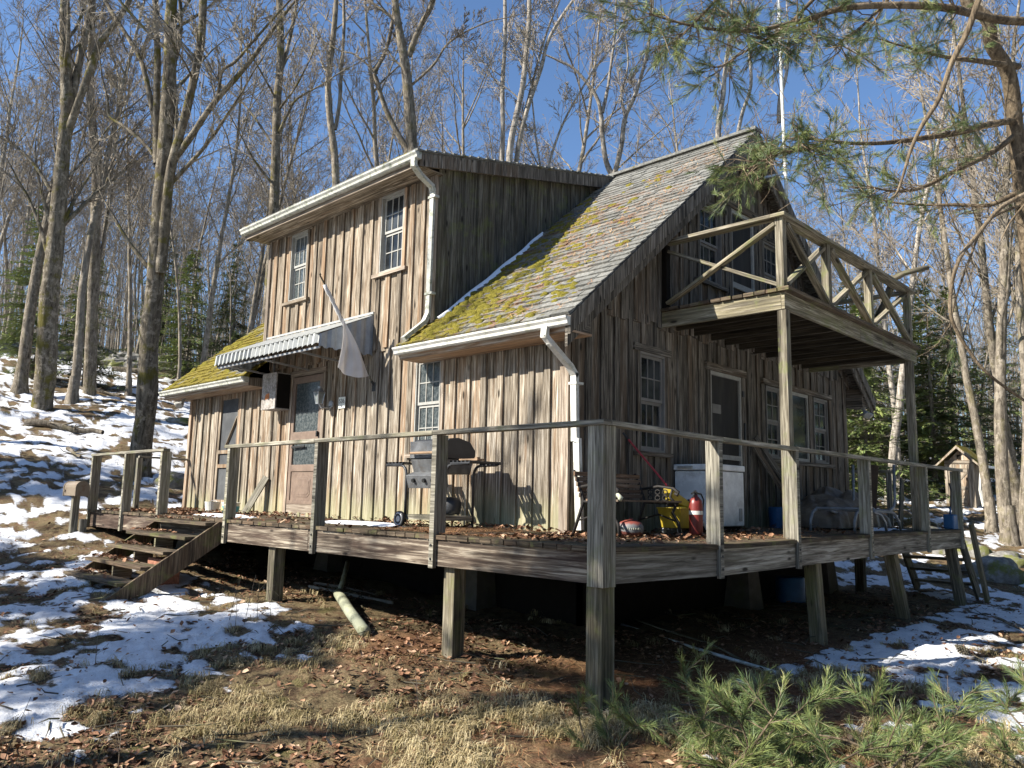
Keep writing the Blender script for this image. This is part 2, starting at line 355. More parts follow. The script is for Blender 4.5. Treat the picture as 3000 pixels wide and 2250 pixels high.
def siding(mb, pl, u0, u1, zb, zt, holes=(), pitch=.25, d0=0., jag=0., bw=.082, seed=1, ph=0):
    """boards with battens over the joints; zb, zt functions of u; holes (u0,u1,z0,z1)"""
    R = random.Random(seed); brk = sorted({h[i] for h in holes for i in (0, 1)} | ({YR} if pl[0] == 'G' else set()))
    def column(a, b, d0, d1, j):
        r = R.random(); uo = (R.random()*9, R.random()*9); pts = [a]+[t for t in brk if a+1e-3 < t < b-1e-3]+[b]
        for p, q in zip(pts[:-1], pts[1:]):
            m = (p+q)/2; lo = [(zb(p)+j, zb(q)+j)]; spans = []
            hs = sorted([h for h in holes if h[0]-1e-4 <= m <= h[1]+1e-4], key=lambda h: h[2])
            cur = (zb(p)+j, zb(q)+j)
            for h in hs:
                if h[2] > cur[0]+.01: spans.append((cur[0], cur[1], h[2], h[2]))
                cur = (h[3], h[3])
            spans.append((cur[0], cur[1], zt(p), zt(q)))
            for s_ in spans:
                if max(s_[2]-s_[0], s_[3]-s_[1]) > .015: slab(mb, pl, p, q, s_[0], s_[1], max(s_[2], s_[0]+.001), max(s_[3], s_[1]+.001), d0, d1, r, uo)
    u = u0+ph; edges = [u0]
    while u < u1-.05:
        if u > u0+.05: edges.append(u)
        u += pitch*R.uniform(.9, 1.1)
    edges.append(u1)
    for a, b in zip(edges[:-1], edges[1:]): column(a+.002, b-.002, d0, d0+.022+R.random()*.003, R.uniform(-jag, jag))
    for e in edges[1:-1]:
        w = bw*R.uniform(.85, 1.15); column(e-w/2, e+w/2, d0+.024, d0+.047+R.random()*.004, R.uniform(-jag, jag))
# structural cores (solid body behind boards)
m = MB(); m.box(XL+.02, XG-.02, YF+.02, YB-.02, -.30, 2.05)
m.prism([(YF+.02, 2.05), (YB-.02, 2.05), (YR, 2.05+(YR-YF)*SL+.02)], 0, XL+.02, XG-.02)
m.prism([(YF+.02, 2.0), (YF+.02, 4.42), (YR, 5.35), (YR, 2.0)], 0, DX0+.02, DX1-.02)
cb(m, 'framing', M['core'])
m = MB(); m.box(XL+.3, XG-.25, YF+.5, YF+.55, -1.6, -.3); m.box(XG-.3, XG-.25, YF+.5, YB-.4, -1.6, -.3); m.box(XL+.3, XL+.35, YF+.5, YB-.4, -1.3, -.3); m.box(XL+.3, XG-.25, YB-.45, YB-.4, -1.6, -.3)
cb(m, 'skirting', M['dark'])  # near-black sheets, the deep shade under the cabin put into their colour
for x, y in [(-8.9, .95), (-3.4, 2.0), (-1.75, 5.4), (-1.85, 8.2), (-6.6, 2.05)]:
    g = gzz(x, y); m = MB(); w = .17; t = .12
    m.hexa([(x-w-.04, y-w-.04, g-.2), (x+w+.04, y-w-.04, g-.2), (x+w+.04, y+w+.04, g-.2), (x-w-.04, y+w+.04, g-.2), (x-t, y-t, -.3), (x+t, y-t, -.3), (x+t, y+t, -.3), (x-t, y+t, -.3)])
    if 'conc' not in M: M['conc'] = flat('old_concrete', (.11, .10, .085), .95, .1, dirt=((.10, .10, .06), 5, .6))
    cb(m, 'concrete_pier', M['conc'])
zroof = lambda u: ZE+(u-YE)*SL if u < YR else ZE+(2*YR-YE-u)*SL
# window list on the front: u0,u1,z0,z1
WF = {'w1': (-4.27, -3.67, .86, 2.06), 'u1': (-7.52, -6.93, 3.32, 4.42), 'u2': (-5.14, -4.52, 3.34, 4.46)}
DF = (-7.2, -6.36, .06, 2.10); SDR = (-9.62, -8.86, .04, 2.0)
hol = [WF['w1'], DF, SDR]
m = MB(); siding(m, FR, XL, DX0+.1, lambda u: -.03, lambda u: 2.06, [SDR], seed=11); cb(m, 'wall', M['siding'])
m = MB(); siding(m, FR, DX0+.1, DX1+.05, lambda u: -.03, lambda u: 2.40, [DF, WF['w1']], seed=12); cb(m, 'wall', M['siding'])
m = MB(); siding(m, FR, DX1+.05, XG, lambda u: -.03, lambda u: 2.12, [WF['w1']], seed=13, pitch=.255, ph=.18); cb(m, 'wall', M['siding'])
m = MB(); siding(m, FR, DX0, DX1, lambda u: 2.27 if -8 < u < -3.9 else 2.5, lambda u: 4.50, [WF['u1'], WF['u2']], d0=.024, jag=.03, seed=14, pitch=.235); cb(m, 'dormer_wall', M['siding_up'])
for bb in ((DX0-.02, DX0+.06, YF-.075, YF-.024, 2.5, 4.5), (DX1-.06, DX1+.05, YF-.075, YF-.024, 2.5, 4.5), (XG-.09, XG+.026, YF-.06, YF-.024, -.03, 2.12), (XL-.02, XL+.07, YF-.06, YF-.024, -.03, 2.06)):
    m = MB(); m.box(*bb); cb(m, 'corner_board', M['trim'])
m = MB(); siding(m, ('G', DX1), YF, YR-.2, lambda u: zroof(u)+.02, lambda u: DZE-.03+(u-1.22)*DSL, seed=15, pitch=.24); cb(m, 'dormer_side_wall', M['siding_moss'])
WG = {'g1': (2.80, 3.42, .90, 2.07), 'g3': (5.95, 6.53, .98, 2.03), 'g4': (6.75, 7.45, .98, 2.03), 'g5': (7.58, 8.22, .98, 2.03), 'b1': (4.12, 4.80, 3.22, 4.28), 'b3': (5.93, 6.58, 3.22, 4.20)}
GD = (4.43, 5.27, .06, 2.05); BD = (5.02, 5.70, 2.68, 4.44)
m = MB(); siding(m, GA, YF, YB, lambda u: -.03, lambda u: min(2.52, zroof(u)+.0), [WG['g1'], GD, (5.93, 8.24, .98, 2.04)], seed=16, pitch=.26); cb(m, 'gable_wall', M['siding_grey_shaded'])
m = MB(); siding(m, GA, 2.0, 8.67, lambda u: 2.42, lambda u: max(2.43, zroof(u)-.04), [WG['b1'], WG['b3'], BD], d0=.024, jag=.045, seed=17, pitch=.24); cb(m, 'gable_wall', M['siding_grey_shaded'])
# far (hidden) walls
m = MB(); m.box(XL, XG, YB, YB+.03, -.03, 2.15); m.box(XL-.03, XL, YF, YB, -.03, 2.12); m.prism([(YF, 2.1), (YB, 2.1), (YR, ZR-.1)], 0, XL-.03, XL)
cb(m, 'wall', M['siding_grey_shaded'])
# ---- roof shingles
def shingle_mat(name, moss, mosscol=((.055, .047, .012), (.255, .205, .04)), rust=.85, axis=True):
    k = NT(name, .95, .1); o = k.obj(); r = k.attr('rnd'); n = k.noise(o, 30, 5, .7)
    c = k.ramp(n, [(.3, (.10, .10, .092)), (.6, (.25, .247, .225)), (.8, (.38, .375, .34))])
    c = k.mix(1.0, c, k.ramp(r, [(0, .74), (1, 1.16)]), 'MULTIPLY')
    x = k.xyz(o, 0); y = k.xyz(o, 1)
    rr_ = k.step(k.noise(k.mapp(o, (1, 1.6, 1.6)), 2.6, 7, .82), .50, .60)
    if rust:
        ed = k.math('MULTIPLY', k.step(x, -1.55, -2.3), k.step(y, 5.2, 3.4))
        ed = k.math('MULTIPLY', ed, rr_); c = k.mix(k.math('MULTIPLY', ed, rust), c, k.ramp(n, [(.3, (.10, .05, .028)), (.7, (.31, .17, .095))]))
    if moss == 'grad':                                # thickest low down and beside the dormer
        t = k.math('ADD', k.math('MULTIPLY', x, -.30), k.math('MULTIPLY', y, -.16)); t = k.math('ADD', t, k.math('MULTIPLY', k.math('SUBTRACT', k.noise(o, 4.5, 7, .8), .5), 3.2)); f = k.step(t, .50, .95)
    else: f = k.step(k.noise(o, 2.4, 6, .7), .60-moss*.32, .70-moss*.32)
    mc = k.ramp(k.noise(o, 18, 5, .8), [(.3, mosscol[0]), (.62, mosscol[1])]); k.col(k.mix(f, c, mc))
    k.bump(k.math('ADD', n, k.math('MULTIPLY', f, k.noise(o, 40, 3))), .9, .02); return k.m
M['roof'] = shingle_mat('mossy_shingles', 'grad'); M['roofl'] = shingle_mat('heavy_moss_shingles', .75, rust=0)
M['droof'] = shingle_mat('plain_shingles', .2, rust=0)
cs, sn_ = math.cos(math.atan(SL)), math.sin(math.atan(SL))
def RP(x, s, h): return (x, YE+s*cs-h*sn_, ZE+s*sn_+h*cs)          # main front slope: s up the slope, h off it
def shingles(mb, x0f, x1, s0, s1, seed):
    R = random.Random(seed); s = s0
    while s < s1:
        ex = .135; x0 = x0f(s); x = x0-R.random()*.2
        while x < x1:
            w = R.uniform(.16, .30); a = max(x, x0); b = min(x+w, x1)
            if b-a > .02:
                lo = s-R.uniform(0, .022); up = min(s+ex+.06, s1+.03); h = .030+R.uniform(-.006, .012); g = .003; c = R.uniform(0, .012)
                mb.hexa([RP(a+g, lo, .006), RP(b-g, lo+c*.5, .006), RP(b-g, up, .0), RP(a+g, up, .0), RP(a+g, lo, h), RP(b-g, lo+c*.5, h-c*.3), RP(b-g, up, .009), RP(a+g, up, .009)], np.array([0, cs, sn_]), R.random())
            x += w
        s += ex
Ls = math.hypot(YR-YE, ZR-ZE)
def x0f(s):                                           # the slope is cut away behind the dormer
    return DX1+.05 if s > .42 else -4.12
m = MB(); shingles(m, x0f, RX1, -.02, Ls, 21); m.prism([(YE, ZE), (YR, ZR), (YR, ZR-.06), (YE, ZE-.05)], 0, DX1+.0, RX1-.02, r=.2); m.prism([(YE, ZE), (YF-.06, zroof(YF-.06)), (YF-.06, ZE-.02), (YE, ZE-.05)], 0, -4.11, DX1-.002, r=.2); rf = cb(m, 'roof', M['roof'])
m = MB(); shingles(m, lambda s: RX0, DX0+.04, -.02, Ls, 22); shingles(m, lambda s: DX0+.04, -7.90, -.02, .34, 23); m.prism([(YE, ZE), (YF-.06, zroof(YF-.06)), (YF-.06, ZE-.02), (YE, ZE-.05)], 0, DX0+.002, -7.91, r=.2); m.prism([(YE, ZE), (YR, ZR), (YR, ZR-.06), (YE, ZE-.05)], 0, RX0, DX0, r=.2); rl = cb(m, 'roof', M['roofl'])
m = MB(); m.prism([(YR, ZR+.02), (2*YR-YE, ZE), (2*YR-YE, ZE-.06), (YR, ZR-.05)], 0, RX0, RX1); m.box(RX0, RX1+.01, YR-.11, YR+.11, ZR-.005, ZR+.035); cb(m, 'back_roof', M['droof'])
m = MB(); R = random.Random(5)
y = 1.16
while y < YR:
    x = DX0-.2
    while x < DX1+.14:
        w = R.uniform(.2, .32); b = min(x+w, DX1+.16); z0 = DZE+.03+(y-1.22)*DSL; y1 = min(y+.2, YR+.05); z1 = DZE+.02+(y1-1.22)*DSL
        m.hexa([(x+.003, y, z0), (b, y, z0), (b, y1, z1), (x+.003, y1, z1), (x+.003, y, z0+.03+R.random()*.008), (b, y, z0+.03), (b, y1, z1+.01), (x+.003, y1, z1+.01)], None, R.random()); x += w
    y += .15
m.prism([(1.20, DZE-.01), (YR, DZE-.01+(YR-1.20)*DSL), (YR, DZE+.03+(YR-1.20)*DSL), (1.20, DZE+.03)], 0, DX0-.18, DX1+.14, r=.2); cb(m, 'dormer_roof', M['droof'])
# moss clumps and snow on the roof
def clumps(name, mat, pts, smin, smax, par, flatn=.45, seg=(5, 8)):
    V = []; F = []; n = 0; R = random.Random(3)
    for (x, s) in pts:
        r = R.uniform(smin, smax); ex = R.uniform(1, 2.0); ph = R.random()*6
        rings = [(1.0, 0), (.92, .45), (.6, .85), (.18, 1.0)]; K = 9
        for q, h in rings:
            for k_ in range(K):
                t = 2*math.pi*k_/K; j = 1+.25*math.sin(3*t+ph)+R.uniform(-.15, .15)
                V.append(RP(x+q*r*ex*j*math.cos(t), s+q*r*j*math.sin(t), .012+r*flatn*h*(1+R.uniform(-.25, .25))))
        for a in range(3):
            for k_ in range(K): F.append((n+a*K+k_, n+a*K+(k_+1) % K, n+(a+1)*K+(k_+1) % K, n+(a+1)*K+k_))
        F.append(tuple(n+3*K+i for i in range(K))); n += 4*K
    o = mk(name, V, F, mat, par, smooth=True); o['kind'] = 'stuff'; return o
k = NT('moss', 1, .05); n_ = k.noise(k.obj(), 70, 5, .8); k.col(k.ramp(n_, [(.3, (.055, .05, .012)), (.5, (.19, .165, .03)), (.7, (.36, .30, .075))])); k.bump(n_, 1, .02); M['moss'] = k.m
k = NT('snow', .6, .3); n_ = k.noise(k.obj(), 12, 4); k.col(k.ramp(n_, [(.3, (.74, .78, .84)), (.7, (.86, .88, .91))])); k.bump(n_, .6, .02); M['snow'] = k.m
R = random.Random(8); pts = []
while len(pts) < 620:
    x = R.uniform(DX1+.1, RX1-.25); s = R.uniform(.02, 4.6); d = (x-DX1)*.55+s*.33+(fbm(np.array([x*2.]), np.array([s*2.]), 3, 3)[0]-.5)*1.3
    if d < .8 or (d < 1.5 and R.random() < .28) or (d < 2.3 and R.random() < .05): pts.append((x, s))
clumps('moss', M['moss'], pts, .018, .05, rf, .75)
pts = [(R.uniform(RX0+.1, DX0-.1), R.uniform(.02, 4)) for _ in range(300)]; pts = [p for p in pts if fbm(np.array([p[0]*1.6]), np.array([p[1]*1.6]), 3, 4)[0] > .42]
clumps('moss', M['moss'], pts, .03, .08, rl, .6)
m = MB(); G = np.zeros((26, 4, 3))
for i in range(26):
    t = i/25; s = .55+t*2.55; w = (.03+.085*math.sin(math.pi*min(1, t*1.15))**.6*(.7+.6*R.random())) if t < .97 else .01
    for j, (q, h) in enumerate(((0, .03), (.35, .06), (.75, .055), (1, .012))): G[i, j] = RP(DX1+.10+q*w+.02*math.sin(t*19), s, h)
m.grid(G[:, ::-1]); m.out('snow_strip', M['snow'], rf, smooth=True)
# ---- eaves, fascia, soffit, barge boards
for a, b in ((RX0+.02, -7.93), (-4.10, RX1-.02)):
    m = MB(); m.box(a, b, YE+.01, YE+.035, ZE-.17, ZE-.052); m.box(a, b, YE+.035, YF-.06, ZE-.175, ZE-.155); cb(m, 'fascia', M['trim'])
m = MB(); m.box(DX0-.16, DX1+.12, 1.22, 1.245, DZE-.15, DZE-.01); cb(m, 'fascia', M['trim'])
for x in (-7.928, -4.12): m = MB(); m.prism([(YE+.01, ZE-.17), (YF-.05, ZE-.17), (YF-.05, zroof(YF-.05)-.01), (YE+.01, ZE-.01)], 0, x, x+.018); cb(m, 'eave_end_board', M['trim'])
m = MB()
for i in range(3): m.box(DX0-.14, DX1+.10, 1.245+i*.133, 1.245+i*.133+.13, DZE-.15, DZE-.13)
cb(m, 'soffit', M['siding_up'])
for x in (DX1+.13, DX0-.17):                          # dormer side fascia running up to the ridge
    m = MB(); z = lambda y: DZE+(y-1.22)*DSL
    m.prism([(1.22, z(1.22)-.17), (3.0, z(3.0)-.17), (3.0, z(3.0)+.0), (1.22, z(1.22)+.0)], 0, x-.02, x+.02); m.prism([(3.004, z(3.0)-.165), (YR-.1, z(YR-.1)-.165), (YR-.1, z(YR-.1)), (3.004, z(3.0)+.002)], 0, x-.02, x+.02); cb(m, 'dormer_fascia', M['siding_grey_shaded'])
m = MB()
for x0, x1, hh, dn in ((RX1-.03, RX1+.005, .15, 0), (RX1-.065, RX1-.032, .25, 0)):
    for sgn in (1, -1):
        pts = [(YE-.02, ZE-.02-.0), (YE-.02, ZE-.02-hh*1.25), (YR, ZR-.01-hh*1.25), (YR, ZR-.01)]
        pts = [(y if sgn == 1 else 2*YR-y, z) for y, z in pts]; m.prism(pts, 0, x0, x1)
cb(m, 'barge_board', M['siding_grey_shaded'])
m = MB()
for sgn in (1, -1):
    for i in range(3):
        x0 = XG+.03+i*.085; pts = [(YE+.05, ZE-.03), (YR, ZR-.07), (YR, ZR-.09), (YE+.05, ZE-.05)]; pts = [(y if sgn == 1 else 2*YR-y, z) for y, z in pts]; m.prism(pts, 0, x0, x0+.082)
    pts = [(YF, zroof(YF)-.08), (YR, ZR-.09), (YR, ZR-.24), (YF, zroof(YF)-.22)]; pts = [(y if sgn == 1 else 2*YR-y, z) for y, z in pts]; m.prism(pts, 0, XG+.048, XG+.075)
m.box(XG-.0, RX1-.07, 9.06, 9.42, ZE-.17, ZE-.15); m.box(XG-.0, RX1-.07, YB+.03, 9.42, ZE-.15, ZE+.15); m.box(XG+.03, RX1-.07, YE+.03, YF-.02, ZE-.16, ZE+.05)
cb(m, 'rake_soffit', M['siding_grey_shaded'])
# ---- gutters and downspouts
def gutter(x0, x1, yb, zt, mat='white'):
    """open trough along x, back at yb, lip towards -y"""
    m = MB(); pr = [(0, 0), (0, -.085), (-.055, -.09), (-.075, -.075), (-.082, -.045), (-.105, -.02), (-.108, .0), (-.098, .0), (-.096, -.016), (-.074, -.042), (-.067, -.07), (-.05, -.083), (-.006, -.078), (-.006, 0)]
    m.prism([(yb+a, zt+b) for a, b in pr], 0, x0, x1, r=.5)
    for xx in (x0-.004, x1): m.prism([(yb+a, zt+b) for a, b in pr[:7]], 0, xx, xx+.004, r=.4)
    x = x0+.4
    while x < x1: m.box(x, x+.02, yb-.1, yb, zt-.006, zt-.002); x += .7
    return cb(m, 'gutter', M[mat])
gutter(-11.14, -7.92, YE+.008, ZE-.04, 'whiteold'); gutter(-4.12, RX1-.0, YE+.008, ZE-.035, 'white'); gutter(DX0-.2, DX1+.17, 1.218, DZE+.0, 'whiteold')
def spout(pts, mat, w=.075, d=.05, name='downspout'):
    m = MB(); n = len(pts)
    for i in range(n-1):
        p, q = np.array(pts[i], float), np.array(pts[i+1], float); dd = nrm(q-p)
        m.beam(p-dd*.02*(i > 0), q+dd*.02*(i < n-2), w, d, up=(0, 1, .02) if abs(dd[2]) > .8 else (0, 0, 1), r=.5)
    for z in (.9,): pass
    return m
m = spout([(-1.63, 1.17, 2.07), (-1.64, 1.17, 1.97), (-1.62, 1.24, 1.90), (-1.60, 1.52, 1.70), (-1.60, 1.60, 1.62), (-1.60, 1.62, .95), (-1.58, 1.63, .94), (-1.545, 1.64, .03)], 'white'); m.box(-1.655, -1.55, 1.57, 1.69, 1.52, 1.545, r=.5)
cb(m, 'downspout', M['white'])
m = spout([(DX1+.10, 1.16, DZE-.08), (DX1+.10, 1.16, DZE-.17), (DX1+.06, 1.3, DZE-.24), (DX1+.02, 1.52, DZE-.31), (DX1+.01, 1.56, DZE-.38), (DX1+.01, 1.56, 3.3), (DX1+.0, 1.56, 2.62), (DX1+.0, 1.50, 2.50), (DX1-.02, 1.20, 2.24)], 'whiteold')
m.box(DX1-.05, DX1+.09, 1.525, 1.6, DZE-.46, DZE-.43, r=.4); m.box(DX1-.05, DX1+.09, 1.525, 1.6, 2.86, 2.89, r=.4)
cb(m, 'downspout', M['whiteold'])
# ---- windows
def window(pl, h, top=(3, 2), bot=(3, 2), style='sash', screen=None, trim=True, parent=None, proud=.0, tm='trim', glass='glass'):
    u0, u1, z0, z1 = h; root = MB(); b = lambda m, a, c, e, f, d0, d1, r=None, lg=(0, 0, 1): slab(m, pl, a, c, e, e, f, f, d0, d1, r, None, lg)
    d = .05+proud
    if trim:
        b(root, u0-.0, u0+.055, z0, z1, 0, d); b(root, u1-.055, u1, z0, z1, 0, d)
        b(root, u0-.07, u1+.07, z1, z1+.085, 0, d+.012, None, (1, 0, 0) if pl[0] == 'F' else (0, 1, 0)); b(root, u0-.06, u1+.06, z0-.05, z0, 0, d+.035, None, (1, 0, 0) if pl[0] == 'F' else (0, 1, 0))
    w = root.out('window', M[tm]); w.parent = cabin; w.location = -off
    a0, a1, c0, c1 = u0+.055, u1-.055, z0+.0, z1; mid = (c0+c1)/2+.01; s = MB(); e = .035
    b(s, a0, a0+.02, c0, c1, -.02, d-.005); b(s, a1-.02, a1, c0, c1, -.02, d-.005); b(s, a0+.02, a1-.02, c1-.03, c1, -.02, d-.005); b(s, a0+.02, a1-.02, c0, c0+.03, -.02, d-.005)
    a0 += .02; a1 -= .02; c0 += .03; c1 -= .03
    for (q0, q1, (nx, nz), dd) in ((mid, c1, top, .022), (c0, mid, bot, .004)):
        b(s, a0, a0+e, q0, q1, dd-.02, dd); b(s, a1-e, a1, q0, q1, dd-.02, dd); b(s, a0+e, a1-e, q1-e, q1, dd-.02, dd); b(s, a0+e, a1-e, q0, q0+e, dd-.02, dd)
        for i in range(1, nx):
            x = a0+e+(a1-a0-2*e)*i/nx; b(s, x-.007, x+.007, q0+e, q1-e, dd-.014, dd-.002)
        for i in range(1, nz):
            x = q0+e+(q1-q0-2*e)*i/nz; b(s, a0+e, a1-e, x-.007, x+.007, dd-.0145, dd-.003)
    s.out('sash', M['sash' if style == 'sash' else 'sashdark'], w)
    g = MB(); b(g, a0+.01, a1-.01, mid, c1-.01, 0.0, .010, .3); b(g, a0+.01, a1-.01, c0+.01, mid, -.018, -.009, .6); g.out('pane', M[glass], w)
    if screen:
        sc_ = MB(); q1 = mid-.0 if screen == 'low' else c1; b(sc_, a0-.01, a1+.01 if screen != 'left' else a0+(a1-a0)*.3, c0-.01, q1, .026 if screen != 'low' else .010, .028 if screen != 'low' else .012); sc_.out('insect_screen', M['screen'], w)
    return w
window(FR, WF['w1'], style='sash', glass='dglass'); window(FR, WF['u1'], style='sash', proud=.024, tm='siding_up', glass='dglass'); window(FR, WF['u2'], style='sash', proud=.024, tm='trim')
window(GA, WG['g1'], style='d', tm='siding_grey_shaded'); window(GA, WG['g3'], (2, 2), (2, 2), style='d', tm='siding_grey_shaded', trim=False); window(GA, WG['g5'], (2, 2), (2, 2), style='d', tm='siding_grey_shaded', trim=False)
window(GA, WG['b1'], style='d', proud=.024, tm='siding_grey_shaded'); window(GA, WG['b3'], style='d', proud=.024, tm='siding_grey_shaded')
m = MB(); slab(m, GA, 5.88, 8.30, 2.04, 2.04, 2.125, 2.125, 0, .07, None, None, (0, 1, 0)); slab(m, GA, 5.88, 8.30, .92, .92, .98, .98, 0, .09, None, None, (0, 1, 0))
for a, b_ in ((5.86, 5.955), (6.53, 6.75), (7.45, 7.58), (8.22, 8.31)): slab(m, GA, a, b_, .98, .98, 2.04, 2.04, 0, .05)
w = m.out('window', M['siding_grey_shaded']); w.parent = cabin; w.location = -off
m = MB(); slab(m, GA, 6.76, 7.44, 1.03, 1.03, 1.99, 1.99, .0, .012); m.out('pane', M['glass'], w)
m = MB(); 
for a, b_, c_, d_ in ((6.755, 6.80, .98, 2.04), (7.40, 7.445, .98, 2.04), (6.80, 7.40, .98, 1.03), (6.80, 7.40, 1.99, 2.04)): slab(m, GA, a, b_, c_, c_, d_, d_, .0, .035)
m.out('sash', M['sash'], w)
# ---- doors
def bx(m, pl, a, c, e, f, d0, d1, lg=(0, 0, 1), r=None): slab(m, pl, a, c, e, e, f, f, d0, d1, r, None, lg)
m = MB(); u0, u1, z0, z1 = DF
bx(m, FR, u0-.07, u0, z0-.08, z1, 0, .055); bx(m, FR, u1, u1+.075, z0-.08, z1, 0, .055); bx(m, FR, u0-.07, u1+.075, z1, z1+.09, 0, .06, (1, 0, 0)); bx(m, FR, u0, u1, z0-.08, z0+.12, 0, .04, (1, 0, 0)); cb(m, 'door_frame', M['trim'])
m = MB(); z0 += .12; a = .085
bx(m, FR, u0+.01, u0+a, z0, z1-.01, 0, .045); bx(m, FR, u1-a, u1-.01, z0, z1-.01, 0, .045); bx(m, FR, u0+a, u1-a, z1-.11, z1-.01, 0, .044); bx(m, FR, u0+a, u1-a, 1.08, 1.25, 0, .044); bx(m, FR, u0+a, u1-a, .66, .76, 0, .044); bx(m, FR, u0+a, u1-a, z0, z0+.05, 0, .044); bx(m, FR, u0+a, u1-a, z0+.05, .66, 0, .03)
cx, cz, rw, rh = (u0+u1)/2, .435, .20, .15; oc = [(-.7, -1), (.7, -1), (1, -.7), (1, .7), (.7, 1), (-.7, 1), (-1, .7), (-1, -.7)]
m.prism([(cx+x*rw, cz+y*rh) for x, y in oc], 1, YF-.036, YF-.029); m.prism([(cx+x*(rw-.03), cz+y*(rh-.03)) for x, y in oc], 1, YF-.041, YF-.035)
dr = cb(m, 'door', M['doorbrown'], bevel=.003)
m = MB(); bx(m, FR, u0+a, u1-a, 1.25, z1-.11, .005, .02); bx(m, FR, u0+a, u1-a, .76, 1.08, .005, .02); m.out('pane', M['dglass'], dr)
m = MB(); m.beam((u1-.05, YF-.07, 1.16), (u1-.05, YF-.07, 1.24), .03, .03); m.beam((u1-.05, YF-.045, 1.2), (u1-.05, YF-.085, 1.2), .02, .02); m.beam((u0+.1, YF-.06, 1.02), (u0+.45, YF-.055, 1.03), .02, .03); m.out('handle', M['black'], dr, bevel=.003)
m = MB(); u0, u1, z0, z1 = SDR
bx(m, FR, u0-.06, u0, z0-.05, z1, 0, .055); bx(m, FR, u1, u1+.06, z0-.05, z1, 0, .055); bx(m, FR, u0-.06, u1+.06, z1, z1+.08, 0, .06, (1, 0, 0)); cb(m, 'door_frame', M['trim'])
m = MB(); bx(m, FR, u0, u0+.075, z0, z1, 0, .04); bx(m, FR, u1-.075, u1, z0, z1, 0, .04); bx(m, FR, u0+.075, u1-.075, z1-.09, z1, 0, .04); bx(m, FR, u0+.075, u1-.075, z0, z0+.16, 0, .04); bx(m, FR, u0+.075, u1-.075, .98, 1.04, 0, .039); bx(m, FR, u0+.075, u1-.075, .74, .80, 0, .039)
m.beam((u0+.3, YF-.025, 1.08), (u1-.08, YF-.025, 1.6), .05, .015); sdo = cb(m, 'screen_door', M['siding_up'])
m = MB(); bx(m, FR, u0+.075, u1-.075, z0+.16, z1-.09, .002, .012); m.out('insect_screen', M['screen'], sdo)
m = MB(); u0, u1, z0, z1 = GD
bx(m, GA, u0-.08, u0, z0-.05, z1, 0, .055); bx(m, GA, u1, u1+.08, z0-.05, z1, 0, .055); bx(m, GA, u0-.1, u1+.12, z1, z1+.10, 0, .065, (0, 1, 0)); cb(m, 'door_frame', M['siding_grey_shaded'])
m = MB(); bx(m, GA, u0, u0+.045, z0, z1, 0, .04); bx(m, GA, u1-.045, u1, z0, z1, 0, .04); bx(m, GA, u0+.045, u1-.045, z1-.05, z1, 0, .04); bx(m, GA, u0+.045, u1-.045, z0, z0+.16, 0, .04); bx(m, GA, u0+.045, u1-.045, .90, .96, 0, .039); bx(m, GA, u0+.045, u1-.045, .52, .57, 0, .039)
sdo = cb(m, 'screen_door', M['sash'])
m = MB(); bx(m, GA, u0+.045, u1-.045, z0+.16, z1-.05, .002, .012); m.out('insect_screen', M['dscreen'], sdo)
m = MB(); bx(m, GA, u1+.02, u1+.055, 1.15, 1.42, .055, .075); m.out('handle', M['black'], sdo); m = MB(); bx(m, GA, u1-.01, u1+.03, 1.78, 1.86, .055, .07); m.out('hinge', M['black'], sdo)
m = MB(); bx(m, GA, u0+.10, u0+.32, 1.50, 1.62, .013, .016); m.out('sticker', M['sashdark'], sdo)
m = MB(); u0, u1, z0, z1 = BD
bx(m, GA, u0-.08, u0, z0, z1, .02, .08); bx(m, GA, u1, u1+.08, z0, z1, .02, .08); bx(m, GA, u0-.12, u1+.12, z1, z1+.10, .02, .09, (0, 1, 0)); cb(m, 'door_frame', M['siding_grey_shaded'])
m = MB(); bx(m, GA, u0, u0+.05, z0, z1, .02, .06); bx(m, GA, u1-.05, u1, z0, z1, .02, .06); bx(m, GA, u0+.05, u1-.05, z1-.06, z1, .02, .06); bx(m, GA, u0+.05, u1-.05, z0, z0+.2, .02, .06); bx(m, GA, u0+.05, u1-.05, 3.3, 3.38, .02, .059)
sdo = cb(m, 'balcony_door', M['sash'])
m = MB(); bx(m, GA, u0+.05, u1-.05, z0+.2, z1-.06, .022, .032); m.out('insect_screen', M['dscreen'], sdo)
# ---- awning over the front door
AX0, AX1, AYF, AZ0, AZ1 = -8.05, -5.18, .76, 2.25, 2.80
M['awn'] = flat('awning_metal', (.36, .37, .36), .55, .35, .2, dirt=((.24, .24, .2), 6, .6), sc=6)
M['awnd'] = flat('awning_grey_panel', (.30, .325, .345), .55, .3, .1)
def corr(p0, eu, ev, lu, lv, nn, pitch=.125, amp=.016, lvf=None):
    """corrugated sheet from p0 along eu (across the ribs) and ev (down the ribs), thickness from a second skin"""
    m = MB(); nu = int(lu/pitch*6); G = []
    for sk_ in (0, 1):
        g = np.zeros((nu+1, 2, 3))
        for i in range(nu+1):
            u = lu*i/nu; ph = (u/pitch) % 1; w_ = amp*(1 if .12 < ph < .55 else (-1 if .67 < ph < .98 else 0)); L = lv if lvf is None else lvf(u)
            for j in (0, 1): g[i, j] = np.array(p0)+np.array(eu)*u+np.array(ev)*(L[j] if isinstance(L, tuple) else L*j)+np.array(nn)*(w_-sk_*.004)
        m.grid(g if sk_ else g[:, ::-1], r=.5)
    return m
AZM = AZ0+.15; aw = nrm([0, AYF-YF, AZM-AZ1]); al = math.hypot(AYF-YF, AZM-AZ1)
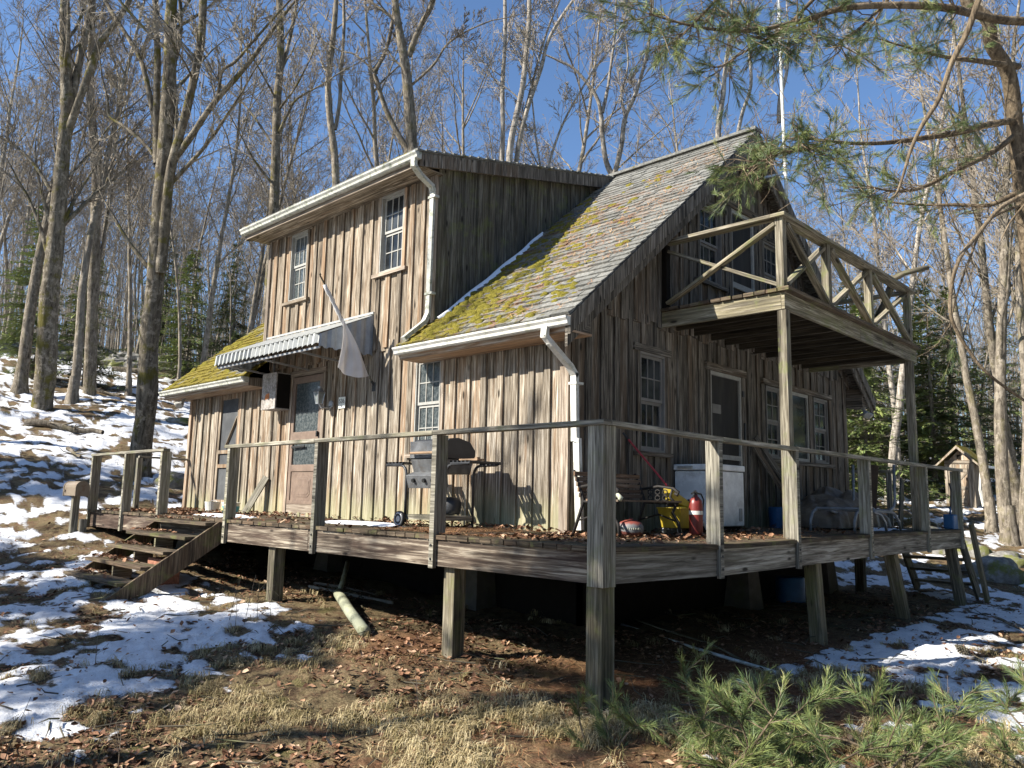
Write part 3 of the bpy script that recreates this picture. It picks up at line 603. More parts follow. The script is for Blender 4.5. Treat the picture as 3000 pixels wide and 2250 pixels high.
m = corr((AX0, YF-.03, AZ1), (1, 0, 0), aw, AX1-AX0, al, np.cross((1, 0, 0), aw)*-1, amp=.006); m.beam((AX0-.01, YF-.05, AZ1+.012), (AX1+.02, YF-.05, AZ1+.012), .05, .03)
awn = cb(m, 'awning', M['awn'])
m = corr((AX0, AYF-.01, AZM+.005), (1, 0, 0), nrm([0, -.12, -1]), AX1-AX0, .165, (0, -1, 0), amp=.018, lvf=lambda u: (0, .150+.018*math.sin(u/.125*6.283))); m.out('valance', M['awn'], awn)
sz = lambda u: (AZ0-.02-(.02 if (u/.15) % 1 > .5 else 0), AZM+(AZ1-AZM)*u/(YF-.03-AYF)-.012)
m = corr((AX1, AYF, 0), (0, 1, 0), (0, 0, 1), YF-.03-AYF, 1, (1, 0, 0), pitch=.15, amp=.012, lvf=sz); m.out('side_panel', M['awnd'], awn)
m = corr((AX0, AYF, 0), (0, 1, 0), (0, 0, 1), YF-.03-AYF, 1, (-1, 0, 0), pitch=.15, amp=.012, lvf=sz); m.out('side_panel', M['awnd'], awn)
m = MB()
for x in (-7.75, -6.75, -5.75): m.beam((x, AYF+.03, AZ0-.02), (x, YF-.03, AZ0-.08), .025, .025)
m.beam((AX0+.02, AYF+.03, AZ0-.03), (AX1-.02, AYF+.03, AZ0-.03), .025, .025); m.beam((-7.76, YF-.07, AZ0-.35), (-7.76, YF-.07, AZ1-.1), .03, .02); m.out('bracket', M['metal'], awn)
# ---- wall box, lantern, number plate, floodlights, antenna
m = MB(); m.box(-7.67, -7.25, 1.34, 1.36, 1.60, 2.16); m.box(-7.67, -7.25, 1.36, YF-.05, 1.60, 1.615); m.box(-7.67, -7.25, 1.36, YF-.05, 2.145, 2.16)
M['boxface'] = flat('lichened_plywood', (.36, .335, .31), .9, .1, dirt=((.17, .15, .13), 9, .8), var=.3, sc=30)
bxo = cb(m, 'wall_box', M['boxface']); m = MB(); m.box(-7.27, -7.252, 1.36, YF-.05, 1.616, 2.144); m.out('side', M['dark'], bxo); m = MB(); m.box(-7.668, -7.65, 1.36, YF-.05, 1.616, 2.144); m.out('side', M['dark'], bxo)
M['orange'] = flat('orange_paint', (.55, .20, .07), .8, .2, var=.4, sc=60); m = MB(); m.prism([(-7.56, 1.75), (-7.43, 1.765), (-7.435, 1.845), (-7.52, 1.84), (-7.55, 1.81)], 1, 1.337, 1.3405); m.out('painted_mark', M['orange'], bxo)
m = MB(); x, y, z = -6.16, YF-.22, 1.70
for a in range(4):
    t0 = math.pi/4+a*math.pi/2; p = lambda r, h, t: (x+r*math.cos(t), y+r*math.sin(t), z+h)
    m.beam(p(.045, -.09, t0), p(.08, .07, t0), .012, .012); m.beam(p(.08, .07, t0), p(.08, .07, t0+math.pi/2), .012, .012); m.beam(p(.045, -.09, t0), p(.045, -.09, t0+math.pi/2), .012, .012)
m.lathe([(.085, .07), (.045, .12), (.03, .125), (.03, .15), (.002, .16)], (x, y, z), 10); m.tube([(x+.0, y, z-.09), (x+.02, y+.03, z-.15), (x+.05, y+.12, z-.14), (x+.06, y+.2, z-.09)], .012); m.lathe([(.002, -.02), (.055, -.02), (.055, .0), (.002, .0)], (x+.06, YF-.045, z-.09), 12, axis=1)
lan = cb(m, 'wall_lantern', M['metal'])
M['frost'] = flat('lamp_glass', (.20, .22, .215), .25, .6); m = MB()
m.hexa([(x-.03, y-.03, z-.085), (x+.03, y-.03, z-.085), (x+.03, y+.03, z-.085), (x-.03, y+.03, z-.085), (x-.054, y-.054, z+.066), (x+.054, y-.054, z+.066), (x+.054, y+.054, z+.066), (x-.054, y+.054, z+.066)]); m.out('lantern_glass', M['frost'], lan)
M['plate'] = flat('number_plate_white', (.74, .74, .66), .5, .4); M['ink'] = flat('ink_black', (.015, .015, .015), .6, .3)
m = MB(); m.box(-5.905, -5.745, YF-.064, YF-.056, 1.535, 1.695); pl_ = cb(m, 'house_number_plate', M['plate'])
def text(s_, size, loc, rot, mat, parent, ext=.001, name='lettering'):
    cu = bpy.data.curves.new(name, 'FONT'); cu.body = s_; cu.size = size; cu.extrude = ext; cu.align_x = 'CENTER'; cu.align_y = 'CENTER'
    o = bpy.data.objects.new(name, cu); me = bpy.data.meshes.new_from_object(o); bpy.data.objects.remove(o); o = bpy.data.objects.new(name, me); me.materials.append(mat)
    COL.objects.link(o); o.location = loc; o.rotation_euler = rot; o.parent = parent; return o
text('536', .088, (-5.825, YF-.066, 1.635), (rad(90), 0, 0), M['ink'], pl_)
def flood(pos, aim, name='flood_light'):
    m = MB(); pos = np.array(pos)
    m.lathe([(.002, .03), (.04, .03), (.04, 0)], pos, 12)
    for a in aim:
        d = nrm(a); q = pos+np.array([0, 0, -.02]); m.tube([q, q+d*.06, q+d*.07, q+d*.15, q+d*.17], [.022, .024, .035, .062, .058], 14)
    cb(m, name, M['sash'])
flood((-10.62, 1.40, 1.98), [(-.6, -.5, -.5), (.4, -.6, -.6)]); flood((-1.45, 9.2, 1.98), [(.5, -.5, -.6), (.7, .1, -.8)])
m = MB(); m.tube([(-1.05, 5.55, 4.6), (-1.07, 5.55, 6.0), (-1.09, 5.55, 8.4)], [.024, .023, .021], 10, r=.5)
cb(m, 'mast', M['white'])
m = MB(); m.beam((-1.34, 5.5, 4.95), (-1.05, 5.55, 4.95), .03, .03); m.beam((-1.34, 5.5, 5.25), (-1.06, 5.55, 5.25), .03, .03)
for i, (z, L) in enumerate(((7.95, .55), (7.8, .75), (7.65, .9), (8.15, .4))): m.tube([(-1.1-L*.3, 5.5-L*.6, z), (-1.1+L*.3, 5.55+L*.6, z)], .006, 5)
m.tube([(-1.5, 5.55, 7.9), (-.5, 5.55, 7.9)], .01, 5); cb(m, 'antenna', M['metal'])
# ---------------------------------------------------------------- deck
deck = thing('deck', 'raised grey plank deck on square posts wrapping the corner of the cabin', 'deck', (0, 0, 0))
def dsag(y): return -.03*math.sin(math.pi*min(1, max(0, y/4.2)))
DY = 9.05
R = random.Random(31); m = MB(); x = -10.78
while x < .02:
    w = .138; x1 = min(x+w, .03); y1 = DY if x > XG+.0 else YF-.03
    if x < XG < x1 and False: pass
    j = R.uniform(-.006, .006); e = R.uniform(0, .012)
    if x > XG:
        ys = [-.03+e, R.uniform(2, 4), R.uniform(5, 7.5), DY]
        for a, b in zip(ys[:-1], ys[1:]):
            r = R.random(); n = 4 if b < 5 else 2
            for i in range(n):
                p, q = a+.003+(b-a-.006)*i/n, a+.003+(b-a-.006)*(i+1)/n; zp, zq = dsag(p), dsag(q)
                m.hexa([(x, p, zp-.038), (x1-.006, p, zp-.038), (x1-.006, q, zq-.038), (x, q, zq-.038), (x, p, zp+j*.4), (x1-.006, p, zp+j*.4), (x1-.006, q, zq+j*.4), (x, q, zq+j*.4)], np.array([0, 1., 0]), r, (r*9, r*5))
    else: m.box(x, x1-.006, -.03+e, y1, -.038, j*.4, long=(0, 1, 0))
    x += w+.004
m.out('deck_boards', M['deckwood'], deck)
m = MB(); xs = [-10.76, -7.9, -5.98, -3.95, -1.9, .0]
for a, b in zip(xs[:-1], xs[1:]): m.box(a+.004, b-.004, -.0, .038, -.27, -.040, long=(1, 0, 0))
m.out('rim_board', M['rim'], deck)
m = MB(); ys = [.04, 1.68, 3.3, 5.2, 7.35, DY]
for a, b in zip(ys[:-1], ys[1:]):
    za, zb_ = dsag(a), dsag(b); m.hexa([(-.038, a+.004, -.27+za), (.0, a+.004, -.27+za), (.0, b-.004, -.27+zb_), (-.038, b-.004, -.27+zb_), (-.038, a+.004, -.04+za), (.0, a+.004, -.04+za), (.0, b-.004, -.04+zb_), (-.038, b-.004, -.04+zb_)])
k_ = wood('rim_board_stained', [(.10, .085, .065), (.28, .25, .20), (.50, .47, .40), (.17, .15, .11)], grain=(40, 1.6)); kt = k_.node_tree
M['rim2'] = k_; m.out('rim_board', M['rim2'], deck)
m = MB(); m.box(-10.76, -10.72, .04, YF, -.27, -.04); m.box(-1.6, -.04, DY-.04, DY, -.27, -.04); m.out('rim_board', M['rail'], deck)
m = MB(); y = .5
while y < 8.9: m.box(XG-.15, -.04, y, y+.038, -.24, -.04, long=(1, 0, 0)); y += .42
x = -10.4
while x < XG: m.box(x, x+.038, .04, YF+.4, -.24, -.04); x += .45
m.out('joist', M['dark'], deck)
def gpost(x, y, lean=(0, 0), w=.14, zt=-.27):
    m = MB(); g = gzz(x+lean[0], y+lean[1])-.25; m.beam((x+lean[0], y+lean[1], g), (x, y, zt), w, w, up=(0, 1, 0)); m.out('post', M['post'], deck, bevel=.006)
gpost(-.06, .06, w=.15); gpost(-1.74, .14); gpost(-4.78, .12); gpost(-10.62, .12); gpost(-.12, 3.86, (.02, .1)); gpost(-.12, 6.25, (.03, .42)); gpost(-.12, 8.86, (.1, .12)); gpost(-1.5, 8.9); gpost(-10.6, 1.2)
# rail posts: a wide board notched over the rim
for x in (-1.87, -3.82, -5.82, -7.86, -9.22, -10.66):
    m = MB(); w = .042; r = random.random(); m.prism([(-.042, -.29), (.0-.001, -.29), (-.001, .001), (.098, .001), (.098, .89), (-.042, .89)], 0, x-w/2-.01, x+w/2+.01, r=r)
    rp = m.out('rail_post', M['rail'], deck, bevel=.003)
    for z in (-.09, -.21): m = MB(); m.lathe([(.001, -.008), (.011, -.007), (.012, 0)], (x, -.042, z), 8, axis=1); m.out('bolt', M['rust'] if 'rust' in M else M['black'], rp)
for y in (1.66, 3.22, 5.22, 7.37, 8.98):
    z = dsag(y); m = MB(); w = .042; m.prism([(.042, -.29+z), (.001, -.29+z), (.001, .001+z), (-.098, .001+z), (-.098, .89), (.042, .89)][::-1], 1, y-w/2-.01, y+w/2+.01)
    rp = m.out('rail_post', M['rail'], deck, bevel=.003)
    for z_ in (-.10, -.21): m = MB(); m.lathe([(.001, .008), (.011, .007), (.012, 0)], (.042, y, z_+z), 8, axis=0); m.out('bolt', M['black'], rp)
m = MB(); m.box(-.115, .032, -.032, .006, -.29, .89); m.box(-.006, .032, .008, .125, -.29, .89); m.box(-.10, -.008, .008, .10, .001, .885); m.out('corner_post', M['rail'], deck, bevel=.003)
def cap(pts, w=.1, h=.04, nm='hand_rail', mat='rail'):
    m = MB()
    for p, q in zip(pts[:-1], pts[1:]): p = np.array(p, float); q = np.array(q, float); d = nrm(q-p)*.002; m.beam(p+d, q-d, w, h)
    m.out(nm, M[mat], deck, bevel=.004)
cap([(-5.92, .0, .90), (-3.86, .0, .905), (-1.9, .0, .91), (.05, .0, .91)]); cap([(-.0, .052, .91), (.0, 1.7, .895), (.0, 3.25, .90), (.0, 5.25, .905), (.0, 9.12, .91)])
cap([(-10.72, .0, .90), (-7.78, .0, .91)]); cap([(-10.7, .72, .91), (-10.7, YF, .90)], .05, .035); cap([(-.95, DY-.03, .9), (XG+.06, DY-.03, .9)], .09, .04)
m = MB(); m.box(-10.74, -10.66, .70, .78, .0, .89); m.out('rail_post', M['rail'], deck); m = MB(); m.box(-1.06, -.98, DY-.07, DY-.03, .0, .88); m.out('rail_post', M['rail'], deck)
# ---------------------------------------------------------------- stairs
st = thing('deck_stairs', 'wooden steps with leaf covered treads leading up to the deck', 'stairs', (-6.9, -.6, -.5))
o_ = np.array([-6.9, -.6, -.5])
def so_(m, name, mat, bevel=0): q = m.out(name, mat, st, bevel=bevel); q.location = (6.9, .6, .5); return q
for k_ in range(5):
    yf = -.20-.245*k_; z = -.045-.168*k_; m = MB(); R = random.Random(k_)
    m.box(-7.83, -5.97, yf, yf+.28, z-.04, z, long=(1, 0, 0)); so_(m, 'tread', M['deckwood'], .004)
for x, w in ((-5.95, .042), (-7.85, .042)):
    m = MB(); m.prism([(-.02, -.02), (-1.30, -.88), (-1.16, -1.05), (.0, -.30)] if x > -6 else [(-.02, -.06), (-1.18, -.86), (-.98, -1.0), (.0, -.30)], 0, x-w/2, x+w/2); so_(m, 'stringer', M['deckwood'], .003)
for k_ in range(1, 5):
    m = MB(); z = -.045-.168*k_; yf = -.20-.245*k_; m.box(-6.93, -6.89, yf+.03, yf+.26, z-.21, z-.042); so_(m, 'support_block', M['post'])
m = MB(); m.box(-6.75, -6.35, -.55, -.30, gzz(-6.5, -.4)-.03, -.50); M['brick'] = flat('red_brick', (.32, .15, .10), .9, .1, var=.3, sc=20)
tag(m.out('red_brick', M['brick'], bevel=.008), 'red masonry block lying under the deck stairs', 'block')
# far ladder steps at the right end
st2 = thing('back_steps', 'dark open ladder steps at the far right end of the deck', 'steps', (-.6, 9.5, -.6))
for x in (-.05, -.95): m = MB(); m.beam((x, 9.12, -.1), (x, 9.95, -1.05), .04, .2); q = m.out('stringer', M['post'], st2); q.location = (.6, -9.5, .6)
for i in range(4):
    m = MB(); m.box(-.94, -.06, 9.12+.2*i, 9.34+.2*i, -.30-.2*i, -.26-.2*i, long=(1, 0, 0)); q = m.out('tread', M['post'], st2); q.location = (.6, -9.5, .6)
m = MB(); m.beam((.12, 9.1, .1), (.16, 9.6, -1.1), .05, .14, up=(0, 1, 0)); q = m.out('stringer', M['post'], st2); q.location = (.6, -9.5, .6)
# ---------------------------------------------------------------- balcony
bal = thing('balcony', 'weathered upper balcony with crossed rail braces on two tall square posts', 'balcony', (-.9, 5.4, 2.5))
def bo(m, name, mat='balc', bevel=.004): q = m.out(name, M[mat], bal, bevel=bevel); q.location = (.9, -5.4, -2.5); return q
BX, B0, B1, BZ = -.07, 3.27, 7.52, 2.60
m = MB(); m.box(BX-.04, BX, B0, 5.4, BZ-.19, BZ-.0, long=(0, 1, 0)); m.box(BX-.04, BX, 5.404, B1+.05, BZ-.19, BZ-.0, long=(0, 1, 0)); bo(m, 'beam')
m = MB(); m.box(XG+.05, BX-.042, B0, B0+.04, BZ-.19, BZ-.0, long=(1, 0, 0)); bo(m, 'rim_board'); m = MB(); m.box(XG+.05, BX-.042, B1-.04, B1, BZ-.19, BZ, long=(1, 0, 0)); bo(m, 'rim_board')
y = B0+.35
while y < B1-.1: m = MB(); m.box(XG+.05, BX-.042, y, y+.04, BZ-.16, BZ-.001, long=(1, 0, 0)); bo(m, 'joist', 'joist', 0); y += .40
m = MB(); R = random.Random(3); x = XG+.06
while x < BX-.02:
    j = R.uniform(0, .03); m.box(x, x+.125, B0-.025-j, B1+.03+R.uniform(0, .03), BZ+.003, BZ+.04+R.uniform(0, .008), long=(0, 1, 0)); x += .137
bo(m, 'deck_boards', 'deckwood')
for y in (3.33, 7.35):
    m = MB(); m.box(-.165, -.065, y-.05, y+.05, dsag(y)+.002, BZ-.192); bo(m, 'support_post')
PYS = [3.315, 4.52, 5.88, 7.40]; ZT = 3.44
for y in PYS:
    m = MB(); m.box(BX-.09, BX+.0-.002, y-.045, y+.045, BZ+.042 if y > 3.4 else BZ-.0+.042, ZT); bo(m, 'rail_post')
    if y > 3.4 and y < 7: m = MB(); m.prism([(y+.05, BZ+.045), (y+.12, BZ+.045), (y+.052, ZT-.4)], 0, BX-.07, BX-.03); bo(m, 'rail_post')
for y in (3.315, 7.40): m = MB(); m.box(XG+.05, XG+.14, y-.045, y+.045, BZ+.042, ZT); bo(m, 'rail_post', 'dark')
m = MB(); m.box(BX-.125, BX+.045, B0-.05, 5.2, ZT, ZT+.04, long=(0, 1, 0)); m.box(BX-.125, BX+.045, 5.204, B1+.06, ZT, ZT+.04, long=(0, 1, 0)); bo(m, 'hand_rail')
m = MB(); m.box(XG+.06, BX-.127, B0-.05, B0+.10, ZT, ZT+.04, long=(1, 0, 0)); bo(m, 'hand_rail'); m = MB(); m.box(XG+.06, BX-.127, B1-.13, B1+.02, ZT, ZT+.04, long=(1, 0, 0)); bo(m, 'hand_rail')
for a, b in zip(PYS[:-1], PYS[1:]):
    m = MB(); m.beam((BX-.02, a+.06, ZT-.05), (BX-.02, b-.05, BZ+.08), .04, .085, up=(1, 0, 0)); bo(m, 'brace'); m = MB(); m.beam((BX-.065, a+.06, BZ+.08), (BX-.065, b-.05, ZT-.05), .04, .085, up=(1, 0, 0)); bo(m, 'brace')
for y in (B0+.025, B1-.05):
    m = MB(); m.beam((BX-.09, y, ZT-.06), (XG+.14, y, BZ+.10), .04, .085, up=(0, 1, 0)); bo(m, 'brace'); m = MB(); m.beam((BX-.09, y+.042, BZ+.1), (XG+.14, y+.042, ZT-.08), .04, .085, up=(0, 1, 0)); bo(m, 'brace')
m = MB(); m.tube([P(2608, 840, 11.4), P(2620, 815, 11.3), P(2650, 800, 11.2), P(2721, 783, 11.1)], [.05, .048, .04, .035], 8); m.tube([P(2570, 930, 11.6), P(2590, 890, 11.5), P(2608, 845, 11.4)], [.04, .045, .05], 8)
M['bark'] = None
br = m.out('dead_branch', M['post'], smooth=True); tag(br, 'broken thick dead branch leaning over the far corner of the balcony rail', 'branch')
# ---------------------------------------------------------------- mailbox
mbx = thing('mailbox', 'rusty rounded mailbox on a short post beside the deck', 'mailbox', (-10.55, -.28, -.2)); mo = np.array([10.55, .28, .2])
M['rust'] = flat('brown_metal_mailbox', (.20, .16, .115), .6, .4, .1, dirt=((.12, .07, .04), 8, .6))
m = MB(); pr = [(-.075, 0), (.075, 0), (.075, .10)]+[(.075*math.cos(t), .10+.075*math.sin(t)) for t in np.linspace(0, math.pi, 9)[1:]]
pr = [(a*1.35, b*1.35) for a, b in pr]; m.prism([(-.28+a, .22+b) for a, b in pr], 0, -10.80, -10.25); q = m.out('box', M['rust'], mbx, bevel=.004); q.location = mo
m = MB(); m.prism([(-.28+a*1.08, .214+b*1.06) for a, b in pr], 0, -10.83, -10.802); q = m.out('lid', M['rust'], mbx); q.location = mo; m = MB(); m.prism([(-.28+a*1.05, .216+b*1.04) for a, b in pr], 0, -10.25, -10.23); q = m.out('back_plate', M['rust'], mbx); q.location = mo; m = MB(); m.tube([(-10.74, -.375, .30), (-10.74, -.40, .30)], .022, 10); q = m.out('latch', M['rust'], mbx); q.location = mo
m = MB(); m.box(-10.6, -10.5, -.32, -.22, gzz(-10.5, -.3)-.1, .215); m.box(-10.45, -10.38, -.22, -.12, gzz(-10.5, -.3)-.1, -.15); q = m.out('post', M['rail'], mbx); q.location = mo
# ---------------------------------------------------------------- flag
fl = thing('flag', 'faded white flag drooping from a slanted pole on the cabin wall', 'flag', (-5.11, YF, 1.8)); fo = (5.11, -YF, -1.8)
def onx(px, py, x): d = P(px, py, 1)-CAM; return CAM+d*(x-CAM[0])/d[0]
pa, pb = np.array((-5.11, YF-.03, 1.78)), onx(938, 807, -5.12)
m = MB(); m.tube([pa, pb], .011, 8); m.lathe([(.002, 0), (.018, .01), (.002, .04)], pb, 8); q = m.out('pole', M['post'], fl); q.location = fo
m = MB(); m.box(-5.14, -5.06, YF-.055, YF-.045, 1.72, 1.84); m.tube([pa+(0, .02, -.02), pa+(pb-pa)*.06], .018, 8); q = m.out('bracket', M['black'], fl); q.location = fo
k = NT('flag_cloth', .9, .1); k.col(k.mix(k.step(k.noise(k.obj(), 5, 4), .3, .7), (.66, .65, .64), (.80, .79, .78))); tr = k.n('BsdfTranslucent'); tr.inputs[0].default_value = (.65, .63, .62, 1); ms = k.n('MixShader'); ms.inputs[0].default_value = .3
om = k.t.nodes['Material Output']; k.t.links.new(k.b.outputs[0], ms.inputs[1]); k.t.links.new(tr.outputs[0], ms.inputs[2]); k.t.links.new(ms.outputs[0], om.inputs[0]); M['flag'] = k.m
m = MB(); tp = onx(1000, 935, -5.09); nv, nu = 26, 22; G = np.zeros((nv, nu, 3)); lr = onx(1079, 1102, -5.06); ll = onx(983, 1077, -5.06)
for i in range(nv):
    v = i/(nv-1); Lp = tp*(1-v)+ll*v+np.array([0, .03*math.sin(v*3.14), 0]); Rp = tp*(1-v)+lr*v+np.array([0, .03*math.sin(v*3.14), 0])
    for j in range(nu):
        u = j/(nu-1); p = Lp*(1-u)+Rp*u; sag = -.07*math.sin(math.pi*u)*v*v; G[i, j] = p+np.array([.035+.03*math.sin(u*8+v*2.5)*v+.014*math.sin(u*19+v*6)*v, 0, sag])
m.grid(G, r=.5); G2 = G+np.array([-.004, 0, 0]); m.grid(G2[:, ::-1], r=.5); q = m.out('cloth', M['flag'], fl, smooth=True); q.location = fo
m = MB(); pts = [pa+(pb-pa)*t+np.array([.008*math.sin(t*40), 0, .008*math.cos(t*33)]) for t in np.linspace(.42, .92, 16)]; m.tube(pts, [.02+.012*math.sin(i*1.3)**2 for i in range(16)], 8); q = m.out('rolled_cloth', M['flag'], fl, smooth=True); q.location = fo
# ---------------------------------------------------------------- grill
gr = thing('gas_grill', 'old grey gas grill with side shelves standing on the deck against the wall', 'grill', (-3.05, 1.05, 0)); go_ = (3.05, -1.05, 0)
M['grillm'] = flat('aged_aluminium', (.13, .135, .14), .5, .5, .3, dirt=((.10, .09, .08), 7, .7), var=.25); M['grillb'] = flat('charcoal_enamel', (.05, .052, .056), .45, .4, .2)
M['wornwood'] = flat('worn_handle_wood', (.28, .19, .12), .8, .2)
def gp(m, name, mat, bevel=0, smooth=False, par=None): q = m.out(name, M[mat], par or gr, bevel=bevel, smooth=smooth); q.location = go_ if par is None else (0, 0, 0); return q
x0, x1 = -3.33, -2.75
m = MB(); m.prism([(.84, .74), (1.30, .74), (1.30, .84), (1.22, .93), (1.05, .97), (.92, .955), (.865, .90)], 0, x0, x1); hd = gp(m, 'hood', 'grillb', .008)
m = MB(); m.box(x0+.02, x1-.02, .832, .845, .75, .93, r=.5); m.out('front_panel', M['grillm'], hd)
m = MB(); m.tube([(x0+.08, .79, .80), (x1-.06, .79, .80)], .014, 8); m.tube([(x0+.1, .84, .80), (x0+.1, .79, .80)], .008, 6); m.tube([(x1-.08, .84, .80), (x1-.08, .79, .80)], .008, 6); m.out('handle', M['wornwood'], hd)
m = MB(); m.prism([(.85, .735), (1.29, .735), (1.24, .58), (.90, .58)], 0, x0+.015, x1-.015); gp(m, 'firebox', 'grillm', .006)
m = MB(); m.prism([(.80, .56), (.90, .60), (.92, .44), (.84, .42)], 0, x0+.0, x1-.0); cp = gp(m, 'control_panel', 'grillm', .006)
for xx in (-3.2, -3.02, -2.88): m = MB(); m.tube([(xx, .83, .51), (xx, .79, .50)], [.026, .022], 12); m.out('knob', M['black'], cp)
for y in (.86, 1.26):
    for xa, sg in ((x0-.06, -1), (x1+.02, 1)):
        m = MB(); m.tube([(xa, y, .0 if sg > 0 else .05), (xa, y, .56), (xa+sg*.015, y, .62), (xa+sg*.05, y, .66), (xa+sg*.10, y, .675), (xa+sg*.36, y, .68)], .016, 8); gp(m, 'leg', 'grillb', smooth=True)
for sg, nm in ((-1, 'side_shelf'), (1, 'side_shelf')):
    m = MB(); a = (x0-.42 if sg < 0 else x1+.10)
    for i in range(5): m.box(a+.0+i*.062, a+.042+i*.062, .84, 1.30, .695, .712, long=(0, 1, 0))
    m.box(a, a+.30, .84, .87, .68, .7121); m.box(a, a+.30, 1.27, 1.30, .68, .7121); gp(m, nm, 'grillb')
m = MB(); m.box(x1+.12, x1+.40, .95, 1.05, .715, .735); m.box(x1+.2, x1+.24, 1.1, 1.14, .735, .76); gp(m, 'tool_rest', 'wornwood')
m = MB(); m.box(x0-.06, x1+.03, .85, 1.27, .085, .135); gp(m, 'bottom_shelf', 'rail')
for y in (.80, 1.31):
    m = MB(); m.lathe([(.03, -.02), (.075, -.022), (.085, -.015), (.085, .015), (.075, .022), (.03, .02)], (x0-.08, y, .085), 24, axis=1); wh = gp(m, 'wheel', 'black', smooth=True)
    m = MB(); m.lathe([(.002, -.024), (.03, -.025), (.034, -.02)], (x0-.08, y, .085), 16, axis=1); m.lathe([(.058, -.023), (.064, -.026), (.069, -.022)], (x0-.08, y, .085), 24, axis=1); m.out('rim', M['metal'], wh)
m = MB(); m.tube([(-3.02, 1.1, .58), (-3.02, 1.12, .3), (-2.95, 1.1, .2), (-2.9, 1.05, .22)], .012, 8); m.tube([(-3.12, 1.06, .14), (-3.12, 1.06, .58)], .018, 8); m.lathe([(.002, 0), (.10, .01), (.115, .06), (.115, .14), (.08, .19), (.002, .2)], (-2.93, 1.12, .137), 18); gp(m, 'gas_fitting', 'grillb', smooth=True)
# ---------------------------------------------------------------- things on the deck by the front wall
M['lead'] = flat('old_board', (.36, .33, .27), .9, .1, var=.2)
m = MB(); m.beam((-7.98, 1.35, .01), (-7.80, YF-.06, .58), .15, .02, up=(0, 1, .3)); tag(m.out('board', M['rail']), 'short grey board leaning on the wall beside the brown door', 'board')
M['tub'] = flat('tub_white', (.62, .62, .56), .5, .4); M['tubblue'] = flat('tub_blue_label', (.05, .36, .46), .5, .4, var=.3, sc=20)
b1 = thing('plastic_tub', 'white plastic tub with turquoise label left of the front door', 'tub', (-8.30, 1.28, 0))
m = MB(); m.lathe([(.002, .0), (.115, .0), (.135, .15), (.132, .155), (.002, .155)], (0, 0, 0), 24); m.out('tub', M['tub'], b1, smooth=False)
m = MB(); m.lathe([(.1235, .025), (.1355, .115)], (0, 0, 0), 24); m.out('label_band', M['tubblue'], b1); m = MB(); m.lathe([(.140, .150), (.142, .17), (.13, .175), (.02, .178), (.002, .178)], (0, 0, 0), 24); m.out('lid', M['tub'], b1)
M['yel'] = flat('label_yellow', (.62, .55, .22), .6, .3); m = MB()
for i, (a, z) in enumerate(((-1.9, .07), (-1.55, .06), (-1.72, .085))): m.lathe([(.001, -.004), (.022, -.002), (.022, .0)], (.137*math.cos(a), .137*math.sin(a), z), 8, axis=1)
m.out('label_print', M['yel'], b1)
b1 = thing('plastic_bucket', 'pale grey bucket on the deck below the screen door', 'bucket', (-9.15, 1.38, 0))
m = MB(); m.lathe([(.002, 0), (.10, 0), (.125, .17), (.118, .17), (.095, .01)], (0, 0, 0), 20); m.out('bucket', M['tub'], b1); m = MB(); m.tube([(.125*math.cos(t), .02, .16+.03*math.sin(t)) for t in np.linspace(0, math.pi, 9)], .004, 6); m.out('handle', M['metal'], b1)
# ---------------------------------------------------------------- freezer
fz = thing('chest_freezer', 'white chest freezer standing on the deck by the gable wall', 'freezer', (-1.38, 3.9, 0)); fo = (1.38, -3.9, 0)
M['enamel'] = flat('freezer_enamel', (.72, .72, .70), .35, .5, dirt=((.36, .34, .30), 2.2, .5))
m = MB(); m.box(-1.64, -1.10, 3.55, 4.24, .06, .70); q = m.out('body', M['enamel'], fz, bevel=.012); q.location = fo
m = MB(); m.box(-1.65, -1.085, 3.535, 4.25, .708, .78); q = m.out('lid', M['enamel'], fz, bevel=.012); q.location = fo
m = MB(); m.box(-1.6, -1.14, 3.6, 4.2, -.02, .06); q = m.out('base', M['dark'], fz); q.location = fo
m = MB(); m.box(-1.10, -1.088, 4.10, 4.17, .12, .27); m.box(-1.58, -1.38, 3.515, 3.536, .73, .76); q = m.out('control_plate', M['sash'], fz, bevel=.004); q.location = fo
